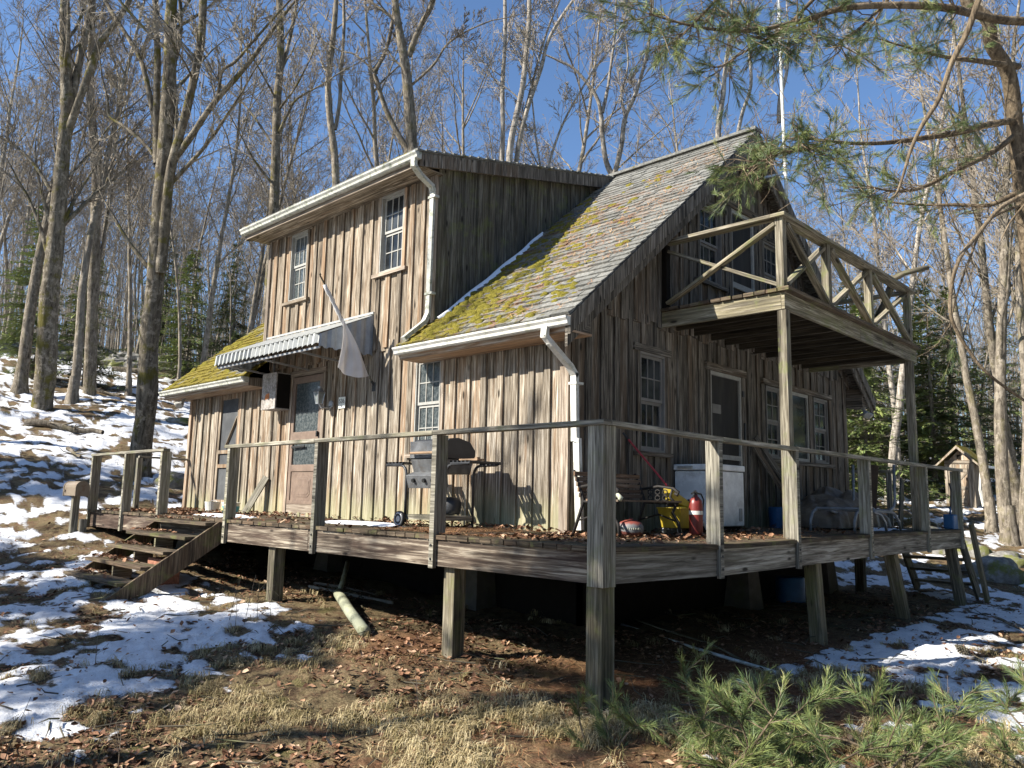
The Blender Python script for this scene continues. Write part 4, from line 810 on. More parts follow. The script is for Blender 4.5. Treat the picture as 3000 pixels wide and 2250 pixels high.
# ---------------------------------------------------------------- bench
bn = thing('slatted_bench', 'small slatted garden bench with ornate cast iron ends against the wall', 'bench', (-1.1, 1.9, 0)); fo = (1.1, -1.9, 0)
M['slat'] = wood('bench_slats', [(.08, .055, .04), (.17, .125, .09), (.27, .21, .155), (.14, .085, .05)], knots=False); M['iron'] = flat('cast_iron', (.035, .032, .03), .7, .3, .4)
m = MB()
for i in range(5): z = .38+i*.052; x = -1.30-i*.017; m.beam((x, 1.33, z), (x, 2.42, z), .018, .042, up=(0, 0, 1))
q = m.out('backrest', M['slat'], bn); q.location = fo
m = MB()
for i in range(5): x = -1.22+i*.08; m.box(x, x+.062, 1.33, 2.42, .325, .345, long=(0, 1, 0))
q = m.out('seat', M['slat'], bn); q.location = fo
for y in (1.36, 2.39):
    m = MB(); t = lambda pts, r=.013: m.tube([(a, y, b) for a, b in pts], r, 6)
    t([(-1.40, .62), (-1.34, .5), (-1.27, .33), (-1.33, .17), (-1.40, .0)], .016); t([(-1.27, .32), (-1.05, .315), (-.86, .32)], .013); t([(-.88, .32), (-.93, .22), (-.86, .12), (-.84, .0)], .016); t([(-1.3, .46), (-1.1, .49), (-.92, .47), (-.855, .43), (-.87, .40), (-.90, .42)], .015); t([(-.93, .46), (-.96, .38), (-.9, .33)])
    t([(-1.33, .14), (-1.1, .2), (-.9, .14)], .01)
    for cx in (-1.2, -1.11, -1.02):
        for cz in (.37, .43): t([(cx+.03*math.cos(a), cz+.025*math.sin(a)) for a in np.linspace(0, 6.3, 9)], .006)
    q = m.out('bench_end', M['iron'], bn, smooth=True); q.location = fo
M['mint'] = flat('pale_flaking_paint', (.44, .45, .34), .8, .2, var=.3, sc=30); m = MB(); m.tube([(-.93, 1.36, .372), (-.86, 1.36, .385), (-.83, 1.36, .36), (-.845, 1.36, .335)], [.018, .022, .026, .02], 8); m.tube([(-.87, 1.35, .34), (-.93, 1.34, .28), (-.95, 1.34, .15), (-.93, 1.34, .0)], .011, 7); q = m.out('arm_scroll', M['mint'], bn, smooth=True); q.location = fo
# ---------------------------------------------------------------- gas cylinder, mop bucket, extinguisher, mop
gc = thing('gas_cylinder', 'squat red and grey gas cylinder on the leaf covered deck', 'gas cylinder', (-.86, 1.56, 0))
k = NT('cylinder_paint', .55, .4); z = k.xyz(k.obj(), 2); n_ = k.math('MULTIPLY', k.noise(k.obj(), 16, 4), .06); zz = k.math('ADD', z, n_)
c = k.ramp(zz, [(0, (.12, .04, .03)), (.075, (.12, .04, .03)), (.08, (.15, .155, .155)), (.135, (.15, .155, .155)), (.16, (.20, .05, .035))]); k.col(c); M['cyl'] = k.m
m = MB(); m.lathe([(.002, .01), (.095, .01), (.115, .03), (.12, .07), (.118, .10), (.10, .135), (.05, .155), (.02, .158), (.018, .172), (.002, .174)], (0, 0, 0), 28); m.out('shell', M['cyl'], gc, smooth=True)
m = MB()
for i, a in enumerate(np.linspace(-1.9, -.15, 13)):
    r = .121; h = (.016, .012, .018)[i % 3]; m.lathe([(.0005, -.001), (.0045, 0), (.0045, .001)], (r*math.cos(a), r*math.sin(a), .076), 5); m.beam((r*math.cos(a), r*math.sin(a), .07), (r*math.cos(a), r*math.sin(a), .07+h), .004, .003)
m.out('worn_lettering', M['mint'], gc)
mb = thing('mop_bucket', 'yellow mop bucket with wringer between the bench and the freezer', 'mop bucket', (-1.06, 2.72, 0)); mb.scale = (.8, .8, .85); M['yplast'] = flat('yellow_plastic', (.42, .31, .02), .5, .4, dirt=((.25, .19, .05), 4, .6))
m = MB(); m.hexa([(-.14, -.21, .07), (.14, -.21, .07), (.14, .21, .07), (-.14, .21, .07), (-.18, -.25, .31), (.18, -.25, .31), (.18, .25, .31), (-.18, .25, .31)]); m.box(-.19, .19, -.26, .26, .305, .322); m.out('bucket', M['yplast'], mb, bevel=.012)
m = MB(); m.hexa([(-.05, -.26, .40), (.07, -.26, .40), (.07, .18, .30), (-.05, .18, .30), (-.06, -.30, .56), (.08, -.30, .56), (.08, .20, .38), (-.06, .20, .38)]); m.box(-.05, .07, -.1, .2, .29, .34); wr = m.out('wringer', M['yplast'], mb, bevel=.015)
m = MB(); m.tube([(.09, .08, .42), (.12, .14, .40), (.15, .24, .28), (.18, .35, .10)], .012, 8); m.out('handle', M['black'], wr, smooth=True); m = MB(); m.tube([(.172, .315, .16), (.19, .38, .05)], .014, 8); m.out('handle_tip', M['tub'], wr)
for a in (-.12, .12):
    for b in (-.18, .18): m = MB(); m.lathe([(.002, -.012), (.035, -.012), (.035, .012), (.002, .012)], (a, b, .036), 12, axis=0); m.out('caster', M['metal'], mb)
fe = thing('fire_extinguisher', 'red fire extinguisher standing in front of the white freezer', 'fire extinguisher', (-.76, 2.56, 0)); fe.scale = (.88, .88, .95); M['red'] = flat('extinguisher_red', (.17, .022, .017), .4, .5); 
m = MB(); m.lathe([(.002, .0), (.075, .0), (.08, .02), (.08, .33), (.07, .37), (.045, .40), (.025, .415), (.022, .43), (.002, .43)], (0, 0, 0), 24); m.out('cylinder', M['red'], fe, smooth=True)
m = MB(); m.lathe([(.0815, .22), (.0815, .26)], (0, 0, 0), 24); m.out('label_band', M['tub'], fe); m = MB(); m.beam((-.0, -.0, .43), (0, 0, .465), .03, .03); m.beam((-.03, .05, .475), (.02, -.12, .44), .02, .012); m.beam((-.02, .04, .455), (.02, -.1, .40), .018, .01); m.tube([(0, .02, .45), (.02, .09, .44), (.04, .11, .38), (.03, .095, .2)], .009, 8); m.out('valve', M['black'], fe)
mp_ = thing('mop', 'long red handled mop leaning diagonally on the gable wall above the bench', 'mop', (-1.1, 2.25, .5)); M['mopred'] = flat('mop_handle_red', (.30, .03, .035), .45, .4)
a = P(1825, 1268, 1); t_ = (-1.60-CAM[0])/(a-CAM)[0]; a = CAM+(a-CAM)*t_; b = np.array((-1.10, 2.62, .46)); m = MB(); m.tube([a+(b-a)*.12, b], .011, 8); q = m.out('handle', M['mopred'], mp_); q.location = (1.1, -2.25, -.5); m = MB(); m.tube([a, a+(b-a)*.12], .012, 8); q = m.out('grip', M['black'], mp_); q.location = (1.1, -2.25, -.5); m = MB()
m.beam(b+(b-a)*-.02, b+nrm(b-a)*.05, .04, .10, up=(1, 0, 0)); 
for i in range(14): m.tube([b+(0, (i-7)*.006, 0), b+np.array((.01, (i-7)*.012, -.09)), b+np.array((.02, (i-7)*.015, -.17))], .005, 5)
q = m.out('mop_head', M['iron'], mp_); q.location = (1.1, -2.25, -.5)
# boards leaning on the gable wall, electrical box
for i, (y0, y1, xx, h, w) in enumerate(((6.35, 5.55, -1.15, 1.25, .09), (6.2, 5.50, -1.2, 1.12, .07), (6.45, 5.75, -1.1, .95, .06))):
    m = MB(); m.beam((xx, y0, .02), (-1.60, y1, h), w, .03, up=(1, 0, 0)); tag(m.out('leaning_plank', M['siding_grey_shaded']), ['longest narrow plank leaning on the gable wall between the screen door and windows', 'middle narrow plank leaning on the gable wall beside the longest one', 'shortest narrow plank leaning on the gable wall left of the tarp'][i], 'plank', 'planks leaning on the gable wall')
m = MB(); m.box(XG+.05, XG+.14, 5.98, 6.5, .74, .84); m.box(XG+.05, XG+.12, 6.05, 6.2, .845, .90); m.box(XG+.05, XG+.1, 5.98, 6.08, .0, .735); cb(m, 'wall_shelf', M['post'])
# tarp heap
k = NT('brown_tarp', .5, .35); n_ = k.noise(k.obj(), 5, 5, .6); k.col(k.ramp(n_, [(.3, (.07, .052, .036)), (.55, (.15, .115, .08)), (.75, (.25, .20, .145))])); k.bump(k.noise(k.obj(), 9, 4, .6), .6, .03); M['tarp'] = k.m
m = MB(); nu, nv = 60, 36; G = np.zeros((nu, nv, 3)); U_, V_ = np.meshgrid(np.linspace(0, 1, nu), np.linspace(0, 1, nv), indexing='ij')
rdg = np.abs(fbm(U_*5+3, V_*3.5, 2, 61)-.5)*2; env = np.sin(np.pi*np.clip(U_, 0, 1))**.35*np.sin(np.pi*np.clip(V_, 0, 1))**.4
hh = .08+env*(.22+.20*np.exp(-((U_-.52)/.16)**2)+.10*np.exp(-((U_-.2)/.1)**2))+env*(.5-rdg)*.30
G[..., 0] = -1.55+.95*V_+(fbm(U_*8, V_*4, 3, 5)-.5)*.15; G[..., 1] = 5.9+2.0*U_+(fbm(U_*5, V_*7, 3, 9)-.5)*.15; G[..., 2] = np.where(env < .1, .03, hh); m.grid(G[:, ::-1], r=.5)
tag(m.out('tarp', M['tarp'], smooth=True), 'crumpled brown tarp heaped on the deck under the windows', 'tarp')
m = MB(); m.lathe([(.002, 0), (.11, 0), (.12, .28), (.11, .29), (.002, .29)], (-1.5, 5.95, 0), 20); M['bluep'] = flat('blue_plastic', (.015, .085, .21), .45, .4, dirt=((.02, .07, .16), 5, .5))
tag(m.out('blue_tub', M['bluep']), 'dark blue plastic tub behind the leaning planks', 'tub')
# lounger frame
lf = thing('lounge_chair_frame', 'bare grey tubular frame of a lounge chair lying on the far deck', 'chair frame', (-.6, 6.2, 0)); fo = (.6, -6.2, 0)
M['tubeg'] = flat('grey_tube_paint', (.22, .235, .25), .4, .5, .3, var=.2)
for x in (-.75, -.20):
    m = MB(); m.tube([(x, 5.30, .0), (x, 5.31, .14), (x, 5.38, .24), (x, 5.52, .29), (x, 5.8, .27), (x, 6.6, .26)], .02, 8); q = m.out('side_tube', M['tubeg'], lf, smooth=True); q.location = fo
    m = MB(); m.tube([(x+.02, 5.9, .26), (x+.02, 6.15, .22), (x+.02, 6.3, .12), (x+.02, 6.33, .0)], .018, 8); q = m.out('leg', M['tubeg'], lf, smooth=True); q.location = fo
    m = MB(); m.tube([(x-.02, 6.55, .27), (x-.02, 6.75, .24), (x-.02, 6.95, .13), (x-.02, 7.0, .0)], .018, 8); q = m.out('leg', M['tubeg'], lf, smooth=True); q.location = fo
    m = MB(); m.tube([(x, 6.55, .28), (x, 6.7, .32), (x, 6.76, .42), (x, 6.78, .9)], .02, 8); q = m.out('backrest_tube', M['tubeg'], lf, smooth=True); q.location = fo
m = MB(); m.tube([(-.75, 6.3, .27), (-.2, 6.3, .27)], .02, 8); m.tube([(-.75, 5.5, .29), (-.2, 5.5, .29)], .02, 8); m.tube([(-.75, 6.6, .27), (-.2, 6.6, .27)], .02, 8); q = m.out('cross_tube', M['tubeg'], lf); q.location = fo
m = MB(); m.beam((-1.35, 8.6, .0), (-1.2, 8.85, 1.0), .45, .03, up=(0, 1, 0), taper=.35); M['brownply'] = flat('brown_panel', (.13, .085, .055), .85, .2); tag(m.out('wedge_panel', M['brownply']), 'dark brown wedge shaped panel propped at the far end of the deck', 'panel')
m = MB(); m.beam((-.55, 8.0, .02), (-.8, 8.95, .75), .03, .09, up=(0, 1, 0)); tag(m.out('propped_board', M['post']), 'dark slanting board propped against the far deck rail post', 'board')
jg = thing('blue_jug', 'blue plastic jug hanging on the last rail post of the deck', 'jug', (-.06, 8.72, 0))
m = MB(); m.box(-.075, .075, -.11, .11, .01, .23); m.out('body', M['bluep'], jg, bevel=.02); m = MB(); m.tube([(0, 0, .23), (.01, -.01, .30), (0, 0, .34)], .016, 8); m.out('neck', M['bluep'], jg); m = MB(); m.tube([(.0, -.05, .23), (.01, .0, .36), (0, .05, .23)], .004, 6); m.tube([(.02, -.02, .34), (.03, .0, .6), (.0, .04, .7)], .012, 6); m.out('handle', M['black'], jg)
# ---------------------------------------------------------------- under and around the deck
def ong(px, py):                                      # where the line of sight meets the ground
    d = P(px, py, 1)-CAM; t = 2.
    while t < 60 and (CAM+d*t)[2] > gzz(*(CAM+d*t)[:2]): t += .02
    q = CAM+d*t; return (q[0], q[1], 0)
def gl(name, pts, r, mat, label, cat, n=10, dz=0):
    m = MB(); q = [(x, y, gzz(x, y)+r*.7+dz+(z or 0)) for x, y, z in pts]; m.tube(q, r, n); o = m.out(name, M[mat], smooth=True); return tag(o, label, cat)
M['pvc'] = flat('weathered_pvc', (.50, .52, .50), .5, .4, dirt=((.22, .22, .16), 5, .6)); M['pipe'] = flat('mossy_pipe', (.30, .31, .22), .8, .2, dirt=((.14, .14, .07), 4, .8), bump=.4)
gl('pvc_pipe', [ong(1800, 1826), ong(2030, 1902), ong(2280, 1978)], .016, 'pvc', 'thin pale plastic pipe lying on the needles under the right deck', 'pipe')
gl('garden_hose', [ong(1815, 1800), ong(1950, 1850), ong(2080, 1888), ong(2190, 1945), ong(2300, 1972)], .011, 'post', 'thin dark hose curving beside the pale plastic pipe', 'hose')
A_, B_ = ong(990, 1762), ong(1068, 1868); mid_ = ((A_[0]+B_[0])/2, (A_[1]+B_[1])/2, .03)
gl('drain_pipe', [(A_[0], A_[1], .05), mid_, B_], .058, 'pipe', 'fat mossy drain pipe slanting down to the ground under the deck', 'pipe', 14)
gl('plastic_pipe', [(A_[0]-.35, A_[1]+.35, .38), (A_[0]-.12, A_[1]+.14, .2), (A_[0], A_[1], .06)], .03, 'pipe', 'white plastic pipe elbow leading into the mossy drain pipe', 'pipe')
gl('pole', [ong(905, 1722), ong(1020, 1745), ong(1150, 1770)], .02, 'lead', 'long pale pole lying under the front of the deck', 'pole'); gl('pole', [ong(920, 1712), ong(1000, 1724), ong(1105, 1748)], .018, 'trim', 'shorter pale pole lying behind the long pole under the deck', 'pole')
m = MB(); g = gzz(-2.6, 6.4); m.lathe([(.002, 0), (.2, 0), (.21, .3), (.2, .72), (.19, .74), (.002, .74)], (-1.6, 6.5, gzz(-1.0, 6.15)-.35), 24); tag(m.out('blue_barrel', M['bluep'], smooth=True), 'dark blue barrel standing in the shade under the right side of the deck', 'barrel')
# boulders, stone wall, logs
k = NT('lichened_rock', .95, .1); n_ = k.noise(k.obj(), 6, 6, .7); c = k.ramp(n_, [(.3, (.085, .082, .075)), (.55, (.22, .21, .19)), (.7, (.36, .355, .32))]); c = k.mix(k.math('MULTIPLY', k.step(k.noise(k.obj(), 2.2, 5, .7), .5, .62), .85), c, (.14, .15, .035)); k.col(c); k.bump(n_, .8, .04); M['rock'] = k.m
def rock(loc, sx, sy, sz, seed, name='boulder'):
    R = np.random.default_rng(seed); nu, nv = 22, 14; V = []; F = []
    for j in range(nv+1):
        for i in range(nu):
            t = 2*math.pi*i/nu; p = math.pi*j/nv; d = np.array([math.sin(p)*math.cos(t), math.sin(p)*math.sin(t), math.cos(p)])
            n1 = float(fbm(np.array([d[0]*1.3+seed]), np.array([d[1]*1.3+d[2]*1.7]), 3, seed)[0]); q = np.sign(d)*np.abs(d)**.75; V.append(q*(.62+.75*n1)*np.array([sx, sy, sz]))
    for j in range(nv):
        for i in range(nu): F.append((j*nu+i, j*nu+(i+1) % nu, (j+1)*nu+(i+1) % nu, (j+1)*nu+i)[::-1])
    return mk(name, V, F, M['rock'], smooth=True, loc=loc)
def onray(px, d, dz=0):                              # ground point seen in the direction of column px at distance d
    q = P(px, 1400, 1)-CAM; q[2] = 0; q = nrm(q)*d; x, y = CAM[0]+q[0], CAM[1]+q[1]; return (x, y, gzz(x, y)+dz)
for i, (px, d, sx, sy, sz, lb) in enumerate([(2890, 18, .5, .4, .28, 'largest mossy boulder just behind the end of the deck'), (2800, 20.5, .6, .42, .26, 'pale flat boulder behind the blue jug'), (2700, 22, .5, .45, .28, 'low lichened boulder between the deck posts and the outhouse'), (2935, 19.5, .4, .35, .25, 'small mossy boulder right of the largest boulder'),
        (505, 18.6, .40, .3, .26, 'dark rock beside the foot of the forked maple'), (520, 27, .7, .5, .16, 'mossy flat mound poking out of the snow left of the cabin')]):
    tag(rock(onray(px, d, sz*.12), sx, sy, sz, 5+i), lb, 'rock', 'rocks around the cabin')
# stone wall on the hill
sw = thing('stone_wall', 'low tumbled dry stone wall along the top of the snowy slope', 'wall', onray(300, 41)); so3 = Vector(onray(300, 41)); R = random.Random(12); V = []; F = []; n = 0
for i in range(150):
    t = i/150; px = -250+900*t+R.uniform(-6, 6); d = 41.5+R.uniform(-.5, .5)+2*math.sin(t*5); lay = R.choice([0, 0, 1]); p = onray(px, d); s_ = R.uniform(.28, .7); c = np.array([p[0]-so3[0], p[1]-so3[1], p[2]-so3[2]+.12+lay*.33])
    for j in range(6):
        for k_ in range(8):
            th = 2*math.pi*k_/8; ph = math.pi*j/5; V.append(c+np.array([math.sin(ph)*math.cos(th)*s_*R.uniform(.8, 1.2), math.sin(ph)*math.sin(th)*s_*R.uniform(.8, 1.2), math.cos(ph)*s_*.5]))
    for j in range(5):
        for k_ in range(8): F.append((n+j*8+k_, n+j*8+(k_+1) % 8, n+(j+1)*8+(k_+1) % 8, n+(j+1)*8+k_)[::-1])
    n += 48
mk('stones', V, F, M['rock'], sw)
# ---------------------------------------------------------------- trees
def bark(name, dark, light, moss=.3, sc=1., lich=.4, birch=False):
    k = NT(name, .95, .08); o = k.obj(); u = k.mapp(o, (14*sc, 14*sc, 3*sc)); n_ = k.noise(u, 1, 5, .7, .5); n2 = k.noise(o, 2.3*sc, 4, .7)
    c = k.ramp(n_, [(.32, dark), (.5, tuple((a+b)/2 for a, b in zip(dark, light))), (.68, light)])
    if lich: c = k.mix(k.math('MULTIPLY', k.step(k.noise(o, 5*sc, 6, .75), .52, .60), lich), c, tuple(min(.7, x*1.35+.05) for x in light))
    if birch: c = k.mix(k.step(k.noise(k.mapp(o, (3, 3, 22)), 1, 4, .6), .58, .66), c, dark)
    if moss: c = k.mix(k.math('MULTIPLY', k.step(n2, .52, .64), moss), c, (.13, .115, .02))
    info = k.n('ObjectInfo').outputs['Random']; c = k.mix(1.0, c, k.ramp(info, [(0, .78), (1, 1.2)]), 'MULTIPLY')
    k.col(c); k.bump(n_, 1, .03); return k.m
M['bark'] = bark('maple_bark', (.05, .041, .031), (.29, .25, .195)); M['barkmoss'] = bark('mossy_bark', (.042, .034, .024), (.28, .24, .18), moss=.8, lich=.6)
M['barkfar'] = bark('forest_bark', (.085, .072, .057), (.31, .27, .215), moss=.25, sc=.6); M['birch'] = bark('birch_bark', (.10, .085, .07), (.52, .47, .40), moss=0, lich=0, birch=True)
k = NT('twig_bark', .9, .15); k.col(k.mix(k.n('ObjectInfo').outputs['Random'], (.15, .125, .098), (.26, .225, .175))); M['twig'] = k.m
M['pinebark'] = bark('pine_bark', (.06, .045, .033), (.26, .20, .13), moss=0, sc=1.5)
class Tubes:
    def __init__(s): s.L = []
    def add(s, pts, r): s.L.append((np.asarray(pts, np.float32), np.asarray(r, np.float32)))
    def arrays(s, n):
        V = []; F = []; b = 0; by = {}
        for p, r in s.L: by.setdefault(len(p), []).append((p, r))
        for m, lst in by.items():
            Pn = np.stack([p for p, _ in lst]); Rn = np.stack([r for _, r in lst]); d = np.gradient(Pn, axis=1); d /= np.linalg.norm(d, axis=2, keepdims=True)+1e-9
            ref = np.where(np.abs(d[:, :1, 2:3]) < .85, np.array([0, 0, 1.]), np.array([1., 0, 0])); ref = np.broadcast_to(ref, d.shape)
            a = np.cross(d, ref); a /= np.linalg.norm(a, axis=2, keepdims=True)+1e-9; q = np.cross(d, a); t = np.arange(n)*2*math.pi/n
            vv = Pn[:, :, None]+(a[:, :, None]*np.cos(t)[None, None, :, None]+q[:, :, None]*np.sin(t)[None, None, :, None])*Rn[:, :, None, None]
            K = len(lst); V.append(vv.reshape(-1, 3)); base = b+np.arange(K)[:, None, None]*m*n+np.arange(m-1)[None, :, None]*n; kk = np.arange(n); k2 = (kk+1) % n
            F.append(np.stack([base+kk, base+k2, base+n+k2, base+n+kk], -1).reshape(-1, 4)); b += K*m*n
        return np.concatenate(V), np.concatenate(F)
def grow(R, T, pos, d, L, r, lev, P_, tips=None):
    """recursive branch; P_ = parameters per level; T[0] thick tubes, T[1] twigs"""
    ns = P_['seg'][lev]; pts = [np.array(pos, float)]; dirs = [nrm(d)]; dd = nrm(d)
    for i in range(ns):
        dd = nrm(dd+R.normal(0, P_['wob'][lev], 3)+np.array([0, 0, P_['up'][lev]])); pts.append(pts[-1]+dd*L/ns); dirs.append(dd)
    t = np.linspace(0, 1, ns+1); rs = np.maximum(r*(1-t*(1-P_['tip'][lev])), P_.get('rmin', .005)); T[0 if lev < P_['thin'] else 1].add(pts, rs)
    if lev == 0 and P_.get('flare'): pass
    if lev+1 >= len(P_['seg']): return
    nc = P_['n'][lev]; t0 = P_['t0'][lev]
    for j in range(nc):
        u = t0+(1-t0)*(j+R.random())/nc; i = min(ns-1, int(u*ns)); f = u*ns-i; p = pts[i]*(1-f)+pts[i+1]*f; dn = dirs[i+1]
        az = R.random()*2*math.pi; a = nrm(np.cross(dn, [math.cos(az), math.sin(az), .3])); an = P_['ang'][lev]*R.uniform(.7, 1.25); nd = dn*math.cos(an)+a*math.sin(an)
        ll = L*P_['len'][lev]*(1-.55*(u-t0)/(1-t0+1e-6))*R.uniform(.6, 1.15)
        grow(R, T, p, nd, ll, min(r*(1-u*(1-P_['tip'][lev]))*.62, r*P_['rr'][lev]*R.uniform(.7, 1.1)), lev+1, P_)
PB = dict(seg=[14, 8, 5, 4, 3], wob=[.035, .08, .10, .12, .14], up=[.02, .05, .05, .04, .03], tip=[.12, .2, .25, .3, .5], n=[16, 9, 5, 3], t0=[.34, .18, .15, .15], ang=[.68, .66, .62, .5], len=[.31, .50, .58, .80], rr=[.27, .40, .48, .5], thin=2, rmin=.0068)
def tree_mesh(seed, H, r0, P_=PB, lean=.03, sides=(9, 3), start=None):
    R = np.random.default_rng(seed); T = (Tubes(), Tubes()); grow(R, T, (0, 0, -.4), (R.normal(0, lean), R.normal(0, lean), 1), H, r0, 0, P_)
    T[0].add([(0, 0, -.5), (0, 0, .0), (0, 0, .35), (0, 0, .9)], [r0*2.0, r0*1.5, r0*1.12, r0*.9])
    return T
def tree_obj(name, T, mats, parent=None, sides=(9, 3), loc=None):
    V, F = T[0].arrays(sides[0]); a = mk('trunk', V, F, M[mats[0]], parent, smooth=True); V, F = T[1].arrays(sides[1]); b = mk('crown', V, F, M[mats[1]], parent); return a, b
# library of forest trees (trunk mesh + crown of twigs), shared by all the copies
LIB = []
def vary(**k): d = dict(PB); d.update(k); return d
defs = [(17, .13, PB), (20, .165, vary(t0=[.42, .18, .15, .15], n=[13, 8, 5, 3])), (15, .09, vary(n=[13, 7, 5, 3], t0=[.35, .2, .2, .2], ang=[.55, .6, .6, .5])), (21, .20, vary(t0=[.38, .15, .15, .15], len=[.40, .5, .5, .55])),
        (13, .06, vary(n=[11, 6, 5, 3], ang=[.5, .6, .6, .5], wob=[.05, .1, .14, .16, .2])), (18, .115, vary(wob=[.06, .12, .15, .18, .2], ang=[.9, .8, .8, .7])), (9, .04, vary(seg=[9, 5, 4, 3], n=[14, 6, 4], t0=[.2, .2, .2], len=[.3, .45, .5]))]
for i, (H, r0, pp) in enumerate(defs):
    T = tree_mesh(100+i, H, r0, pp); V, F = T[0].arrays(7); V2, F2 = T[1].arrays(3)
    def me(n, V, F, mt, sm):
        o = mk(n, V, F, mt, smooth=sm); m_ = o.data; bpy.data.objects.remove(o); return m_
    LIB.append((me('bare_tree_trunk', V, F, M['barkfar'], True), me('bare_tree_crown', V2, F2, M['twig'], False), H))
BI = []
for i, (H, r0, pp) in enumerate([(17, .10, vary(t0=[.25, .15, .15, .15], ang=[.5, .6, .6, .5], up=[.02, .08, .06, .05, .03])), (14, .07, vary(n=[14, 8, 5, 4], ang=[.55, .6, .6, .5], wob=[.06, .1, .14, .16, .2]))]):
    T = tree_mesh(150+i, H, r0, pp); V, F = T[0].arrays(7); V2, F2 = T[1].arrays(3); BI.append((me('birch_trunk', V, F, M['birch'], True), me('birch_crown', V2, F2, M['twig'], False), H))
def place(lib, loc, sc, rz, label, group, name='bare_tree', cat='tree'):
    t = thing(name, label, cat, loc, rz, group); t.scale = (sc, sc, sc*1.0)
    for nm, me_ in (('trunk', lib[0]), ('crown', lib[1])): o = bpy.data.objects.new(nm, me_); link(o, t)
    return t
RT = random.Random(42)
def blocked(x, y): return -13.5 < x < 2.6 and -6 < y < 12.5
ZN = {'left': ('bare grey tree in the wood on the snowy hillside left of the cabin', 'trees on the hillside left of the cabin'), 'mid': ('bare tree in the wood rising behind the cabin roof', 'trees behind the cabin roof'), 'right': ('bare tree in the wood to the right of the cabin gable', 'trees right of the cabin gable')}
cnt = 0
for ring, (d0, d1, num) in enumerate([(29, 38, 20), (38, 48, 44), (48, 62, 54), (62, 80, 60), (80, 98, 52)]):
    for i in range(num):
        px = -250+3500*(i+RT.random())/num; d = RT.uniform(d0, d1)
        if 2640 < px < 2990 and d < 34: continue
        loc = onray(px, d)
        z = 'left' if px < 640 else ('mid' if px < 2150 else 'right')
        big = ring < 2; lib = RT.choice([LIB[0], LIB[1], LIB[2], LIB[3], LIB[5], LIB[4]] if big else LIB[:6]); bir = RT.random() < (.04 if z == 'left' else .12)
        if bir: lib = RT.choice(BI)
        sc = RT.uniform(.75, 1.08)*(.95 if z != 'right' else .78)
        zone = next(t for lim, t in ((115, 'left of the leftmost big maple'), (258, 'between the leftmost and the straight maple'), (414, 'between the straight and the forked maple'), (600, 'between the forked maple and the cabin'), (800, 'behind the left end of the dormer'), (1000, 'behind the left half of the dormer gutter'), (1200, 'behind the right half of the dormer gutter'),
            (1450, 'behind the left half of the dormer side roof'), (1800, 'behind the right half of the dormer side roof'), (2230, 'behind the ridge of the main roof'), (2480, 'behind the balcony rail'), (2700, 'just right of the cabin gable'), (2900, 'above and behind the outhouse'), (9999, 'at the far right edge of the view')) if px < lim)
        dist = ('in the front row', 'in the second row', 'in the third row', 'in the fourth row', 'in the back row')[ring]
        n_ = f'bare forest tree {dist} {zone}'; g_ = f'bare forest trees {dist} {zone}'
        if bir: n_, g_ = n_.replace('bare forest tree', 'pale birch'), g_.replace('bare forest trees', 'pale birches')
        place(lib, loc, sc, RT.uniform(0, 6.28), n_, g_, 'birch_tree' if bir else 'bare_tree'); cnt += 1
# thin saplings and far trunks nobody could count
def scatter_stems(name, num, d0, d1, h0, h1, seed, label):
    R = np.random.default_rng(seed); T = Tubes(); tw = Tubes()
    for i in range(num):
        px = R.uniform(-300, 3300); d = R.uniform(d0, d1); x, y, z = onray(px, d); h = R.uniform(h0, h1); ln = R.normal(0, .10, 2)*h; r = .0022*h+R.uniform(.004, .02)
        p = [np.array([x+ln[0]*t*t, y+ln[1]*t*t, z-.3+h*t]) for t in np.linspace(0, 1, 5)]; T.add(p, r*np.linspace(1, .2, 5))
        for j in range(8):
            t = R.uniform(.25, .95); q = np.array([x+ln[0]*t*t, y+ln[1]*t*t, z-.3+h*t]); a = R.uniform(0, 6.28); L = h*.22*(1.15-t); dd = np.array([math.cos(a), math.sin(a), R.uniform(.3, 1.2)])
            tw.add([q, q+dd*L*.5, q+dd*L+np.array([0, 0, L*.1])], [r*.35, r*.28, .003])
    V, F = T.arrays(5); V2, F2 = tw.arrays(3); o = mk(name, np.concatenate([V, V2]), np.concatenate([F, F2+len(V)]), M['barkfar'], smooth=False); tag(o, label, name.replace('_', ' '), kind='stuff')
scatter_stems('undergrowth', 2600, 42, 85, 3, 11, 3, 'thicket of thin bare saplings between the trunks of the wood')
scatter_stems('distant_woods', 1600, 96, 150, 10, 19, 4, 'far bare woods filling the skyline between the nearer trunks')
